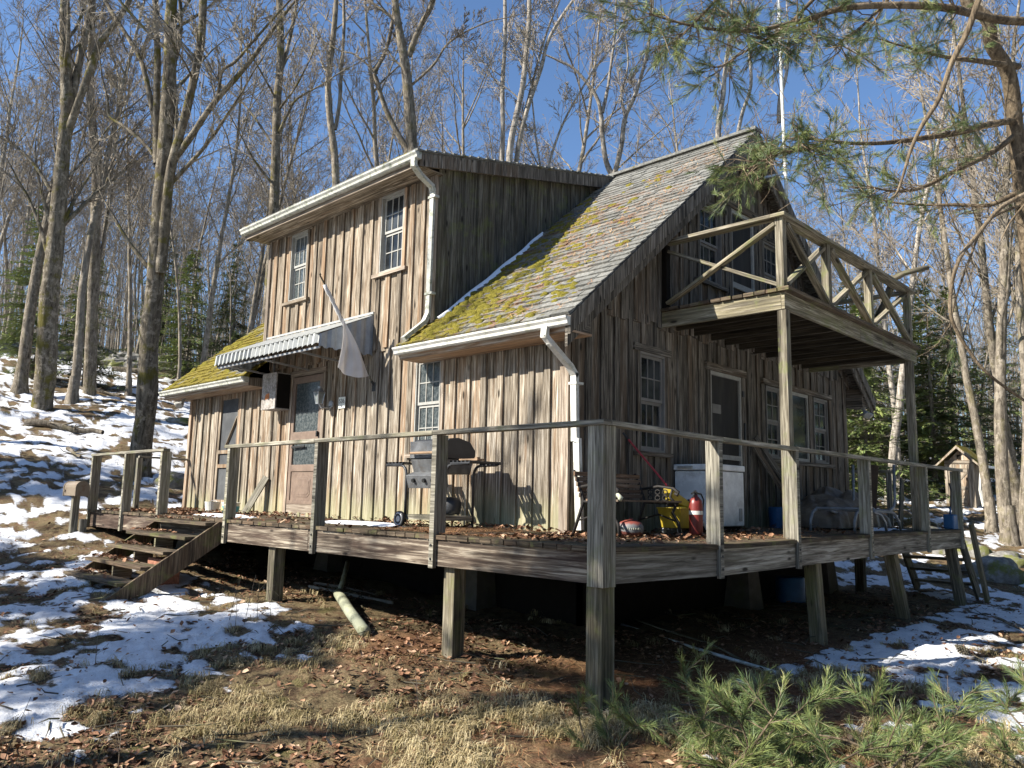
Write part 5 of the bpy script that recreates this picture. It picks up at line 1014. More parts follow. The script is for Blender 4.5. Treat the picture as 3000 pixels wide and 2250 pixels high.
# hero trees drawn as real 3-D skeletons
def hero(name, label, stems, base_d, mats=('barkmoss', 'twig'), seed=1, kids=5, twl=1.0, sub=PB, group=None, lvl=2):
    """stems: list of (points [(px,py,dd)], r0, r1, side branches)"""
    R = np.random.default_rng(seed); T = (Tubes(), Tubes()); first = stems[0][0][0]; b = P(first[0], first[1], base_d+first[2])
    for pts, r0, r1, nb in stems:
        W_ = np.array([P(x, y, base_d+dd) for x, y, dd in pts]); n = len(W_); tt = np.linspace(0, n-1, (n-1)*4+1); Q = []
        for t in tt:                                   # Catmull-Rom
            i = min(int(t), n-2); f = t-i; p0, p1, p2, p3 = W_[max(0, i-1)], W_[i], W_[i+1], W_[min(n-1, i+2)]
            Q.append(.5*((2*p1)+(-p0+p2)*f+(2*p0-5*p1+4*p2-p3)*f*f+(-p0+3*p1-3*p2+p3)*f**3))
        Q = np.array(Q); r0, r1 = r0*.78, r1*.78; rs = np.linspace(r0, r1, len(Q)); rs[0] *= 1.35 if r0 > .10 and pts is stems[0][0] else 1; rs = rs*(1+R.normal(0, .04, len(rs))); T[0].add(Q, rs)
        L0 = np.linalg.norm(Q[-1]-Q[0])
        for j in range(nb):
            u = R.uniform(.35, 1)*(len(Q)-1); i = min(int(u), len(Q)-2); f = u-i; p = Q[i]*(1-f)+Q[i+1]*f; dn = nrm(Q[i+1]-Q[i]); az = R.random()*6.28; a = nrm(np.cross(dn, [math.cos(az), math.sin(az), .3])); an = R.uniform(.5, 1.0)
            grow(R, T, p, dn*math.cos(an)+a*math.sin(an), max(1.2, L0*.30)*R.uniform(.5, 1.1)*twl, rs[i]*.32, 1, sub)
        grow(R, T, Q[-1], nrm(Q[-1]-Q[-2]), max(2, L0*.4), r1*.95, 1, sub)
    t = thing(name, label, 'tree', tuple(b), 0, group); a, c = tree_obj(name, T, mats, t, (12, 3))
    for o in (a, c): o.location = tuple(-b)
    return t
hero('maple_tree', 'forked mossy maple just beyond the deck rail, nearest of the big trees', [
    ([(414, 1445, 0), (412, 1330, 0), (430, 1180, 0), (437, 1000, 0), (452, 860, 0), (462, 720, 0), (470, 600, 0), (480, 470, 0), (490, 330, 0), (497, 200, 0), (500, 80, 0), (505, -60, 0), (510, -300, 0)], .30, .14, 7),
    ([(470, 800, -.1), (480, 700, -.1), (488, 600, -.2), (500, 500, -.3), (520, 420, -.4), (545, 330, -.5), (570, 220, -.6), (590, 110, -.7), (595, 0, -.8), (605, -200, -.9)], .15, .09, 6),
    ([(508, 470, -.3), (560, 400, -.5), (620, 310, -.8), (690, 230, -1.0), (740, 170, -1.2), (790, 100, -1.3), (850, 20, -1.4)], .095, .035, 6),
    ([(640, 290, -.8), (650, 210, -.9), (690, 180, -1), (760, 100, -1.2), (850, 0, -1.3)], .05, .025, 3),
    ([(520, 440, 0), (515, 330, .1), (510, 200, .2), (525, 130, .3), (530, 40, .3), (520, -80, .3)], .07, .05, 3),
    ([(475, 430, 0), (455, 360, .3), (430, 240, .4), (410, 170, .5), (375, 110, .6), (330, 40, .8), (290, -30, 1)], .085, .05, 4),
    ([(478, 520, 0), (440, 440, .2), (370, 375, .4), (320, 340, .6), (315, 290, .6), (300, 230, .7)], .055, .025, 4),
    ([(460, 480, 0), (458, 330, .2), (462, 180, .3), (457, 60, .3), (452, -80, .4)], .10, .08, 3)], 17.3, seed=5)
hero('maple_tree', 'thick flared maple with lichened bark, leftmost big tree on the slope', [
    ([(112, 1340, 0), (120, 1220, 0), (135, 1080, 0), (142, 900, 0), (160, 740, 0), (172, 600, 0), (182, 480, 0), (195, 330, 0), (192, 200, 0), (190, 60, 0), (190, -100, 0)], .42, .15, 7),
    ([(195, 400, 0), (230, 300, -.2), (262, 210, -.3), (290, 130, -.4), (345, 60, -.6), (400, -40, -.8)], .15, .08, 5),
    ([(205, 380, 0), (215, 260, .2), (245, 120, .4), (270, 0, .5), (285, -120, .6)], .14, .09, 4),
    ([(150, 560, 0), (90, 470, .3), (0, 400, .6), (-120, 360, .9)], .07, .04, 4),
    ([(190, 530, 0), (270, 440, .4), (330, 360, .6), (390, 330, .8)], .05, .02, 4)], 23.6, seed=8)
hero('maple_tree', 'straight grey maple between the two biggest trees on the slope', [
    ([(258, 1262, 0), (262, 1150, 0), (268, 980, 0), (275, 800, 0), (280, 640, 0), (284, 500, 0), (272, 380, 0), (265, 250, 0), (268, 100, 0), (275, -80, 0)], .29, .13, 8),
    ([(282, 820, 0), (305, 690, .2), (330, 560, .3), (355, 450, .4), (395, 380, .5)], .07, .03, 4)], 27.5, mats=('bark', 'twig'), seed=9)
hero('maple_tree', 'yellow mossed trunk rising just behind the left corner of the dormer', [
    ([(770, 1060, 0), (780, 960, 0), (790, 850, 0), (795, 760, 0), (803, 600, 0), (808, 450, 0), (812, 300, 0), (820, 200, 0), (822, 90, 0), (815, -60, 0)], .22, .12, 7),
    ([(812, 400, 0), (845, 330, -.3), (870, 290, -.5), (940, 250, -.8)], .06, .03, 3), ([(815, 230, 0), (840, 150, .2), (860, 60, .4), (880, -60, .5)], .08, .06, 3), ([(795, 420, 0), (750, 350, .4), (700, 290, .7), (640, 240, 1)], .05, .025, 4)], 23.5, seed=12)
hero('maple_tree', 'dark forked tree standing behind the middle of the dormer roof', [
    ([(1212, 480, 0), (1205, 380, 0), (1192, 230, 0), (1180, 150, 0), (1165, 60, 0), (1150, -60, 0)], .26, .13, 6), ([(1197, 165, 0), (1230, 80, -.2), (1262, 20, -.4), (1290, -60, -.6)], .13, .09, 4),
    ([(1212, 460, .3), (1170, 400, .3), (1130, 320, .3), (1105, 240, .3), (1100, 210, .3), (1130, 150, .3), (1150, 60, .3), (1155, 0, .3)], .13, .06, 4), ([(1105, 215, .3), (1040, 160, .5), (1000, 150, .7), (930, 110, .9)], .05, .025, 3), ([(1205, 250, 0), (1270, 190, -.4), (1310, 130, -.6), (1370, 90, -.9), (1440, 60, -1.1)], .06, .025, 5), ([(1175, 70, 0), (1120, 30, .3), (1050, -20, .6)], .08, .05, 3)], 26, mats=('bark', 'twig'), seed=14)
hero('maple_tree', 'slim dark trunk behind the dormer roof, left of the dark forked tree', [
    ([(985, 560, 0), (980, 450, 0), (965, 330, 0), (962, 230, 0), (975, 120, 0), (985, 0, 0), (985, -100, 0)], .17, .09, 5), ([(982, 380, 0), (995, 300, .1), (1000, 200, .2), (1008, 80, .3), (1005, -50, .4)], .09, .06, 3)], 27, mats=('bark', 'twig'), seed=15)
hero('birch_tree', 'white forked birch rising behind the right end of the dormer roof', [
    ([(1805, 560, 0), (1795, 520, 0), (1775, 470, 0), (1765, 400, 0), (1760, 330, 0), (1750, 290, 0), (1725, 250, 0), (1680, 200, 0), (1640, 180, 0)], .14, .05, 5), ([(1795, 530, 0), (1820, 430, -.3), (1830, 350, -.4), (1860, 280, -.6), (1885, 200, -.8), (1900, 130, -1), (1910, 60, -1.1)], .12, .05, 6),
    ([(1765, 330, 0), (1780, 260, .2), (1790, 190, .3), (1800, 110, .4), (1805, 0, .5)], .08, .04, 5), ([(1835, 360, -.4), (1820, 280, -.2), (1840, 190, 0), (1830, 80, 0)], .06, .03, 4)], 27, mats=('birch', 'twig'), seed=16)
hero('birch_tree', 'leaning pale birch clump behind the middle of the dormer roof', [
    ([(1490, 520, 0), (1495, 430, 0), (1510, 350, 0), (1530, 260, 0), (1540, 170, 0), (1550, 60, 0), (1550, -80, 0)], .15, .08, 5), ([(1508, 520, .3), (1520, 420, .3), (1545, 320, .3), (1585, 200, .2), (1610, 110, .1), (1680, 0, 0), (1760, -90, 0)], .11, .05, 6),
    ([(1520, 420, .3), (1550, 280, .4), (1600, 100, .6), (1640, 0, .7)], .06, .04, 4), ([(1470, 500, .2), (1473, 380, .2), (1472, 250, .2), (1480, 110, .2), (1478, -50, .2)], .11, .07, 4), ([(1600, 520, .5), (1620, 440, .5), (1660, 340, .5), (1730, 220, .4), (1800, 130, .4)], .06, .03, 6), ([(1585, 500, .5), (1570, 400, .5), (1560, 300, .5)], .05, .03, 4)], 25, mats=('birch', 'twig'), seed=17)
hero('birch_tree', 'pale birch directly behind the top of the main roof', [([(2105, 440, 0), (2105, 370, 0), (2118, 280, 0), (2125, 200, 0), (2140, 100, 0)], .13, .07, 6), ([(2160, 400, .3), (2175, 330, .3), (2200, 250, .3), (2195, 150, .3), (2190, 60, .3)], .09, .05, 5), ([(2282, 360, .5), (2285, 290, .5), (2305, 210, .5), (2310, 120, .5)], .10, .05, 6)], 26, mats=('birch', 'twig'), seed=18)
for i, (x, top, d, r, lb, mt) in enumerate([(2945, 0, 22.5, .17, 'pale twin trunk right behind the outhouse', 'bark'), (2895, -60, 24.5, .13, 'slim pale trunk between the outhouse and the twin trunk', 'bark'), (2985, -40, 26, .16, 'pale trunk at the far right edge beyond the outhouse', 'bark'), (2605, -20, 28, .15, 'pale trunk among the hemlocks beside the cabin gable', 'birch'), (2632, 20, 30, .12, 'slimmer pale trunk among the hemlocks beside the cabin gable', 'birch'), (2150, 30, 34, .1, 'thin tree showing over the ridge of the cabin roof', 'bark'),
        (1150, -30, 33, .13, 'grey trunk behind the dormer gutter', 'bark'), (560, 0, 30, .12, 'slim grey tree right of the forked maple', 'bark'), (680, -30, 34, .14, 'grey tree on the slope just left of the dormer', 'bark'), (30, -60, 30, .2, 'dark trunk cut off by the left edge of the view', 'bark')]):
    gx_, gy_, g = onray(x, d); q = P(x, 1400, 1)-CAM; f = np.dot(np.array([gx_, gy_, g])-CAM, CF)
    R = np.random.default_rng(60+i); b = np.array([gx_, gy_, g-.3]); T = (Tubes(), Tubes()); H = 15+R.uniform(-1, 3); grow(R, T, b, (R.normal(0, .03), R.normal(0, .03), 1), H, r, 0, vary(t0=[.3, .18, .15, .15], n=[13, 8, 5, 3]))
    if i in (0,): grow(R, T, b+np.array([.25, .1, 0]), (.05, .02, 1), H*.9, r*.8, 0, vary(t0=[.35, .18, .15, .15], n=[11, 8, 6, 4]))
    T[0].add([b+(0, 0, -.2), b+(0, 0, .3), b+(0, 0, .6), b+(0, 0, 1.2)], [r*2, r*1.45, r*1.12, r*.9]); t = thing('bare_tree', lb, 'tree', tuple(b)); a, c = tree_obj('t', T, (mt, 'twig'), t, (9, 3)); a.location = tuple(-b); c.location = tuple(-b)
# hemlocks
k = NT('hemlock_needles', .7, .2); n_ = k.noise(k.obj(), 1.3, 4, .7); r_ = k.attr('rnd'); c = k.mix(r_, (.08, .12, .042), (.27, .31, .10)); c = k.mix(1.0, c, k.ramp(n_, [(.3, .65), (.7, 1.35)]), 'MULTIPLY'); k.col(c); M['hem'] = k.m
def hemlock(seed, H, Rr, nb=150, zb=.04):
    R = np.random.default_rng(seed); T = Tubes(); T.add([(0, 0, -.5), (0, 0, H*.3), (0, 0, H*.7), (0, 0, H)], [.012*H, .010*H, .005*H, .01]); A = []; B = []; C = []
    for i in range(nb):
        t = (i+R.random())/nb; t = t**.9; z = H*(zb+(.99-zb)*t); az = R.random()*6.28; L = Rr*(1-t)**.75*R.uniform(.55, 1.1)+.15; dr = np.array([math.cos(az), math.sin(az), R.uniform(-.1, .25)])
        n = max(4, int(L*5.5)); pts = []; p = np.array([0, 0, z])
        for j in range(n+1): s = j/n; pts.append(p+dr*L*s+np.array([0, 0, -.22*L*s*s])+R.normal(0, .02, 3))
        pts = np.array(pts); T.add(pts[[0, n//2, n]], [.02+.008*L, .012, .004])
        side = np.array([-dr[1], dr[0], 0]); 
        for j in range(1, n+1):
            s = j/n; w = L*.36*(1.05-s)+.12
            for sg in (-1, 1, 0):
                for rep in range(2):
                    o = dr*R.uniform(.25, .7)+side*sg*R.uniform(.5, 1)+np.array([0, 0, R.uniform(-.35, .08)]); o = nrm(o)*w*R.uniform(.5, 1.15); wd = nrm(np.cross(o, [0, 0, 1]))*R.uniform(.025, .055)*(1 if H > 4 else .6)
                    q = pts[j]+R.normal(0, .03, 3); A.append(q-wd*.3); B.append(q+o*.5+wd+(0, 0, -.02)); C.append(q+o+(0, 0, -.05*w)); A.append(q-wd*.3); B.append(q+o); C.append(q+o*.55-wd)
    A, B, C = map(np.array, (A, B, C)); V = np.stack([A, B, C], 1).reshape(-1, 3); F = np.arange(len(V)).reshape(-1, 3)
    V2, F2 = T.arrays(5); a = mk('t', V2, F2, M['barkfar'], smooth=True); b = mk('c', V, F, M['hem'], rnd=R.random(len(F))); ms = (a.data, b.data, H); bpy.data.objects.remove(a); bpy.data.objects.remove(b); ms[0].name = 'hemlock_trunk'; ms[1].name = 'hemlock_crown'; return ms
HM = [hemlock(1, 9, 2.6, 150), hemlock(2, 6.5, 2.3, 120), hemlock(3, 11, 2.8, 170), hemlock(4, 3.2, 1.3, 60)]
for i, (px, d, j, sc, lb) in enumerate([(2540, 24, 1, .95, 'bushy hemlock close behind the gable corner floodlights'), (2560, 33, 0, .85, 'dense hemlock right of the cabin gable, behind the balcony post'), (2500, 30, 2, .7, 'dark hemlock partly hidden by the gable'), (2740, 32.5, 2, .75, 'tall hemlock rising above the outhouse'), (2690, 33, 0, .8, 'broad hemlock between the balcony post and the outhouse'), (2800, 34, 0, .9, 'hemlock behind the outhouse roof'), (2880, 38, 1, .8, 'hemlock just right of the outhouse roof'), (2560, 36, 2, .8, 'far hemlock filling the gap beside the gable'), (2470, 25.5, 3, 1.2, 'young hemlock behind the far deck rail'),
        (2720, 37, 2, .8, 'far hemlock above the outhouse'), (520, 38, 1, .95, 'far hemlock between the forked maple and the cabin'), (215, 33, 1, .8, 'hemlock behind the leftmost big maple'), (40, 34, 0, .75, 'hemlock at the left edge of the wood'), (440, 44, 0, .8, 'far hemlock seen behind the forked maple'), (650, 43, 2, .7, 'dark far hemlock left of the dormer window'), (2960, 40, 2, .8, 'far hemlock at the right edge of the view')]):
    place(HM[j], onray(px, d), sc, i*1.7, lb, 'hemlocks', 'hemlock_tree')
# hemlocks added out of view behind and beside the camera to cut sky light
RB = random.Random(9)
for i in range(80):
    a = RB.uniform(0, 6.283); d = RB.uniform(21, 36); dx, dy = math.cos(a)*d, math.sin(a)*d; f_ = -dx*.695+dy*.719; s_ = dx*.719+dy*.695
    if f_ > .9*abs(s_): continue
    x, y = CAM[0]+dx, CAM[1]+dy; sun_ = (dx*SX+dy*SY)/d > .8 or dx < -11; place(HM[RB.choice([0, 1, 2])], (x, y, gzz(x, y)), RB.uniform(.85, 1.15)*(1 if sun_ else 1.9), RB.uniform(0, 6.2), 'hemlock in the woods behind the camera, outside the view', 'hemlocks behind the camera', 'hemlock_tree')
# off to the sunny side: trees whose shadows fall across the yard and the wall
for i, (x, y, l, sc) in enumerate([(-9.6, -10.5, 4, 1.0), (-19, -30, 2, .9), (-22, -7, 3, .95), (-25, -20, 1, 1), (-17, -4, 5, .8), (-29, -12, 3, 1), (-16, -12.5, 6, 1.1)]):
    place(LIB[l], (x, y, gzz(x, y)), sc, i*1.3, 'bare tree standing on the sunny side of the yard outside the view', 'trees on the sunny side of the yard')
HS = [hemlock(21, 10.2, 1.4, 110, .74), hemlock(22, 7.6, 1.9, 80, .84)]
for i, (x, y, j, sc) in enumerate([(-5.2, -9.6, 0, 1.08), (-7.9, -9.5, 1, .97), (-10.6, -9.3, 1, .86), (-13.5, -9.9, 1, .86)]):
    place(HS[j], (x, y, gzz(x, y)), sc, i*2.1, 'hemlock with a bare lower trunk on the sunny side of the yard outside the view', 'hemlocks on the sunny side', 'hemlock_tree')
# ---------------------------------------------------------------- white pine
k = NT('pine_needles', .55, .35); r_ = k.attr('rnd'); c = k.ramp(r_, [(0, (.04, .075, .03)), (.5, (.115, .16, .052)), (.85, (.24, .27, .085)), (1, (.30, .28, .12))]); k.col(c); k.b.inputs['Roughness'].default_value = .5; M['needle'] = k.m
def tufts(pos, dirs, n, ln, wd, seed, back=.10):
    """brushes of needles: n per shoot, sweeping forward along dirs"""
    R = np.random.default_rng(seed); K = len(pos); pos = np.repeat(np.asarray(pos), n, 0); d = np.repeat(np.asarray(dirs), n, 0); d /= np.linalg.norm(d, axis=1, keepdims=True)
    base = pos-d*R.uniform(0, back, (K*n, 1)); s = R.normal(0, 1, (K*n, 3)); s -= d*(s*d).sum(1, keepdims=True); s /= np.linalg.norm(s, axis=1, keepdims=True); a = R.uniform(.12, .72, (K*n, 1)); o = d*np.cos(a)+s*np.sin(a); L = ln*R.uniform(.6, 1.1, (K*n, 1))
    w = np.cross(o, R.normal(0, 1, (K*n, 3))); w /= np.linalg.norm(w, axis=1, keepdims=True); drop = np.array([0, 0, -.12])*L; m_ = base+o*L*.55+drop*.3; t = base+o*L+drop
    V = np.stack([base-w*wd*.4, base+w*wd*.4, m_+w*wd*.5, m_-w*wd*.5, t], 1).reshape(-1, 3); i = np.arange(K*n)*5
    F4 = np.stack([i, i+1, i+2, i+3], 1); F3 = np.stack([i+3, i+2, i+4, i+4], 1)[:, :3]; rt = np.repeat(R.random(K), n)*.6+R.random(K*n)*.4
    return V, F4, F3, rt
def needle_obj(name, args, parent):
    V, F4, F3, r = args; F = [tuple(f) for f in F4.tolist()]+[tuple(f) for f in F3.tolist()]; return mk(name, V, F, M['needle'], parent, rnd=np.concatenate([r, r]))
pine = thing('white_pine', 'white pine reaching in from the right with drooping needled boughs', 'tree', tuple(P(3050, 1500, 8.6))); po = -P(3050, 1500, 8.6)
T = (Tubes(), Tubes()); R = np.random.default_rng(77)
def spline(W_, k_=5):
    W_ = np.array(W_); n = len(W_); Q = []
    for t in np.linspace(0, n-1, (n-1)*k_+1):
        i = min(int(t), n-2); f = t-i; p0, p1, p2, p3 = W_[max(0, i-1)], W_[i], W_[i+1], W_[min(n-1, i+2)]; Q.append(.5*((2*p1)+(-p0+p2)*f+(2*p0-5*p1+4*p2-p3)*f*f+(-p0+3*p1-3*p2+p3)*f**3))
    return np.array(Q)
trunk = spline([P(*a) for a in [(3090, 2300, 8.6), (3075, 1500, 8.6), (3030, 900, 8.6), (2995, 560, 8.5), (2975, 380, 8.5), (2955, 220, 8.4), (2905, 130, 8.3), (2895, 60, 8.2), (2860, 30, 8.2), (2830, 0, 8.2), (2825, -90, 8.2), (2840, -400, 8.2)]])
T[0].add(trunk, np.linspace(.10, .045, len(trunk))); TP = []; TD = []
limbs = [([(2985, 350, 8.5), (2900, 365, 8.3), (2800, 390, 8.0), (2700, 405, 7.8), (2600, 418, 7.6), (2500, 420, 7.4), (2400, 410, 7.2), (2330, 400, 7.1)], .04, .008, 22),
    ([(2975, 395, 8.5), (2900, 450, 8.3), (2800, 500, 8.1), (2700, 550, 7.9), (2620, 560, 7.7), (2540, 545, 7.6)], .035, .007, 16),
    ([(2985, 560, 8.5), (2900, 600, 8.6), (2800, 600, 8.7), (2700, 600, 8.8), (2600, 590, 8.8), (2520, 560, 8.8)], .03, .006, 14),
    ([(2990, 600, 8.5), (2890, 650, 8.2), (2840, 760, 8.0), (2805, 860, 7.9), (2780, 960, 7.8)], .018, .006, 7),
    ([(2985, 195, 8.4), (2880, 180, 8.2), (2780, 168, 8.0), (2700, 150, 7.9), (2560, 110, 7.7)], .035, .006, 12),
    ([(3200, 60, 6.8), (2950, 60, 6.6), (2750, 20, 6.4), (2500, 20, 6.3), (2350, 60, 6.2), (2200, 90, 6.1), (2050, 80, 6.0), (1900, 40, 6.0)], .04, .006, 20),
    ([(2500, -120, 6.6), (2400, -20, 6.4), (2300, 80, 6.3), (2200, 140, 6.2), (2120, 190, 6.2)], .02, .005, 12), ([(2200, -160, 6.2), (2130, -40, 6.1), (2060, 40, 6.0), (1980, 120, 6.0)], .02, .005, 10), ([(2700, -160, 6.4), (2600, 0, 6.4), (2520, 80, 6.3), (2450, 130, 6.2)], .018, .005, 8),
    ([(2420, 430, 7.3), (2350, 440, 7.1), (2280, 450, 7.0), (2220, 480, 6.9), (2180, 500, 6.9)], .012, .004, 12)]
NZ = {0: (.3, 1), 1: (.3, .8), 2: (.2, .9), 3: (.6, .2), 4: (.3, .8), 5: (.25, 1), 6: (.2, 1), 7: (.2, 1), 8: (.2, .8), 9: (.1, 1)}
for li, (pts, r0, r1, nb) in enumerate(limbs):
    Q = spline([P(*a) for a in pts]); T[0].add(Q, np.linspace(r0, r1, len(Q)))
    for j in range(int(nb*1.7)):
        t0_, pr_ = NZ[li]; u = R.uniform(.12, 1)*(len(Q)-1); i = min(int(u), len(Q)-2); p = Q[i]*(1-(u-i))+Q[i+1]*(u-i); dn = nrm(Q[i+1]-Q[i]); L = R.uniform(.25, .75)*(1.1-.5*u/len(Q)); d = nrm(dn*.7+R.normal(0, .55, 3)+(0, 0, -.05)); q = [p]
        for s in range(4): d = nrm(d+R.normal(0, .2, 3)+(0, 0, .03)); q.append(q[-1]+d*L/4)
        T[1].add(q, [.006, .005, .004, .003, .002]); green = R.random() < pr_*(.30 if u/len(Q) < t0_ else .62)
        if li in (2, 0) and u/len(Q) < .5: green = R.random() < .25
        for k_ in range(5):
            s = R.integers(1, 4); p2 = q[s]; d2 = nrm(d+R.normal(0, .7, 3)); l2 = R.uniform(.1, .35); e = p2+d2*l2; mid = p2+d2*l2*.5+R.normal(0, .02, 3); T[1].add([p2, mid, e], [.003, .0025, .002])
            if green: TP += [e, mid]; TD += [d2+(0, 0, .1), d2]
        if green: TP.append(q[-1]); TD.append(d)
for cx, cy, d_, rx, ry, n in [(2850, 430, 8.3, 90, 40, 26), (2720, 480, 8.0, 70, 45, 26), (2660, 160, 7.8, 60, 35, 20), (2620, 60, 7.8, 60, 45, 20), (2230, 445, 7.0, 45, 45, 28), (2300, 510, 7.0, 60, 45, 26), (2150, 70, 6.1, 120, 70, 44), (1950, 70, 6.0, 80, 55, 30), (2330, 80, 6.2, 120, 90, 46), (2400, 560, 7.5, 90, 50, 20), (2480, 470, 7.5, 90, 40, 14), (2980, 590, 8.6, 60, 30, 14), (2870, 90, 8.0, 70, 50, 20)]:
    for j in range(int(n*.75)): p = P(cx+R.normal(0, rx*.6), cy+R.normal(0, ry*.6), d_+R.normal(0, .2)); TP.append(p); TD.append(nrm(R.normal(0, .6, 3)+(-.4, -.1, .1))); T[1].add([p, p-np.array(TD[-1])*.12, p-np.array(TD[-1])*.25+R.normal(0, .03, 3)], [.002, .0025, .003])
V, F = T[0].arrays(8); q = mk('trunk', V, F, M['pinebark'], pine, smooth=True); q.location = po; V, F = T[1].arrays(4); q = mk('twigs', V, F, M['pinebark'], pine); q.location = po
q = needle_obj('needles', tufts(TP, TD, 36, .088, .0022, 5), pine); q.location = po
m = Tubes(); m.add(spline([P(*a) for a in [(2880, -40, 5.2), (2835, 90, 5.2), (2790, 180, 5.2), (2750, 290, 5.2), (2700, 370, 5.2), (2668, 440, 5.2), (2650, 500, 5.2), (2630, 560, 5.2), (2612, 580, 5.2)]]), np.linspace(.022, .006, 41))
m.add(spline([P(*a) for a in [(3020, 560, 5.6), (2930, 610, 5.5), (2870, 680, 5.4), (2810, 760, 5.3), (2785, 860, 5.3), (2790, 940, 5.3), (2840, 1030, 5.3), (2900, 1100, 5.3), (3010, 1180, 5.4)]]), np.linspace(.016, .009, 41)); m.add(spline([P(*a) for a in [(3010, 590, 5.6), (2960, 650, 5.6), (2930, 710, 5.6)]]), np.linspace(.008, .003, 11))
V, F = m.arrays(8); tag(mk('hanging_branch', V, F, M['pinebark'], smooth=True), 'long dark bare branch hanging across the sky at the upper right', 'branch')
# foreground pine saplings
def sapling(label, shoots, seed, n=36, ln=.092):
    R = np.random.default_rng(seed); T_ = Tubes(); TP = []; TD = []; c = np.array(shoots[0][0][0])
    for pts, lat in shoots:
        Q = spline(pts, 4); T_.add(Q, np.linspace(.009, .003, len(Q))); TP.append(Q[-1]); TD.append(Q[-1]-Q[-2])
        for j in range(lat):
            u = R.uniform(.15, .98)*(len(Q)-1); i = min(int(u), len(Q)-2); p = Q[i]*(1-(u-i))+Q[i+1]*(u-i); d = nrm(nrm(Q[i+1]-Q[i])*.7+R.normal(0, .55, 3)*(1, 1, .6)); L = R.uniform(.10, .26); e = p+d*L; T_.add([p, p+d*L*.5+R.normal(0, .01, 3), e], [.004, .003, .002])
            TP += [e, p+d*L*.72, p+d*L*.42]; TD += [d+(0, 0, .12), d, d]
            if R.random() < .6: d3 = nrm(d+R.normal(0, .5, 3)); T_.add([p+d*L*.5, p+d*L*.5+d3*.06, p+d*L*.5+d3*.12], [.003, .0025, .002]); TP.append(p+d*L*.5+d3*.12); TD.append(d3)
    t = thing('pine_sapling', label, 'sapling', tuple(c)); V, F = T_.arrays(6); q = mk('stem', V, F, M['pinebark'], t, smooth=True); q.location = -c; q = needle_obj('needles', tufts(TP, TD, n, ln, .0021, seed), t); q.location = -c
R = np.random.default_rng(4)
def gp3(x, y, dz=0): return np.array([x, y, gzz(x, y)+dz])
sh = []
for i in range(24):
    a = P(R.uniform(2000, 2750), 2330, R.uniform(3.6, 4.6)); tx, ty = R.uniform(1980, 2850), R.uniform(2020, 2240); b = P(tx, ty, R.uniform(3.9, 5.0)); sh.append(([a, a*.6+b*.4+R.normal(0, .05, 3), a*.25+b*.75+(0, 0, .02), b], 7))
sapling('broad young white pine filling the bottom right corner of the view', sh, 11)
sh = [([P(2060, 2330, 4.6), P(2050, 2150, 4.9), P(2020, 2060, 5.1), P(2005, 1955, 5.2)], 9), ([P(2060, 2330, 4.6), P(2120, 2180, 4.8), P(2190, 2080, 4.9), P(2240, 2020, 5.0)], 9), ([P(2060, 2330, 4.6), P(2160, 2220, 4.7), P(2330, 2120, 4.8), P(2400, 2060, 4.8)], 9), ([P(2060, 2330, 4.6), P(2030, 2200, 4.8), P(2060, 2100, 4.9), P(2090, 2020, 5)], 8)]
sapling('upright pine shoots beside the big corner post on its right', sh, 12)
sh = [([P(1800, 2330, 4.7), P(1785, 2230, 4.8), P(1782, 2150, 4.9), P(1760, 2090, 5.0)], 6), ([P(1785, 2230, 4.8), P(1830, 2160, 4.9), P(1870, 2120, 4.9)], 5), ([P(1760, 2330, 4.7), P(1700, 2120, 5.0), P(1694, 2030, 5.1)], 4)]
sapling('small pale pine seedling at the foot of the corner post', sh, 13, 40, .09)
sh = [([P(3080, 2250, 4.6), P(3020, 2160, 4.9), P(2960, 2090, 5.1), P(2925, 2040, 5.2)], 9), ([P(3080, 2150, 4.8), P(3010, 2020, 5.1), P(2985, 1950, 5.2)], 7), ([P(3080, 2330, 4.3), P(2980, 2230, 4.6), P(2900, 2180, 4.7)], 9)]
sapling('pine sapling leaning in at the right edge of the view', sh, 14)
# ---------------------------------------------------------------- litter: leaves, grass, needles, twigs
def leafmesh(x, y, z, sz, seed, flatness=.35):
    R = np.random.default_rng(seed); n = len(x); a = R.uniform(0, 6.28, n); s = sz*(.35+1.1*R.random(n)**1.6); u = np.stack([np.cos(a), np.sin(a), R.normal(0, flatness, n)], 1); v = np.stack([-np.sin(a), np.cos(a), R.normal(0, flatness, n)], 1)
    c = np.stack([x, y, z], 1); k1 = R.uniform(.2, .7, n)[:, None]; up = np.array([0, 0, 1.]); s = s[:, None]
    p = [c-u*s, c-u*s*.2+v*s*.55+up*s*k1*.5, c+u*s*.5+v*s*.35+up*s*k1*.25, c+u*s+up*s*k1*.4, c+u*s*.4-v*s*.45+up*s*k1*.4, c-u*s*.3-v*s*.5+up*s*k1*.6, c+up*0]
    V = np.stack(p, 1).reshape(-1, 3); i = np.arange(n)*7; F = np.concatenate([np.stack([i, i+6, i+1], 1), np.stack([i+1, i+6, i+2], 1), np.stack([i+2, i+6, i+3], 1), np.stack([i+3, i+6, i+4], 1), np.stack([i+4, i+6, i+5], 1), np.stack([i+5, i+6, i], 1)])
    return V, F, np.tile(R.random(n), 6)
k = NT('dead_leaves', .8, .2); r_ = k.attr('rnd'); k.col(k.ramp(r_, [(0, (.05, .026, .016)), (.35, (.13, .065, .036)), (.65, (.24, .125, .07)), (.85, (.36, .21, .125)), (1, (.46, .34, .23))])); M['leaf'] = k.m
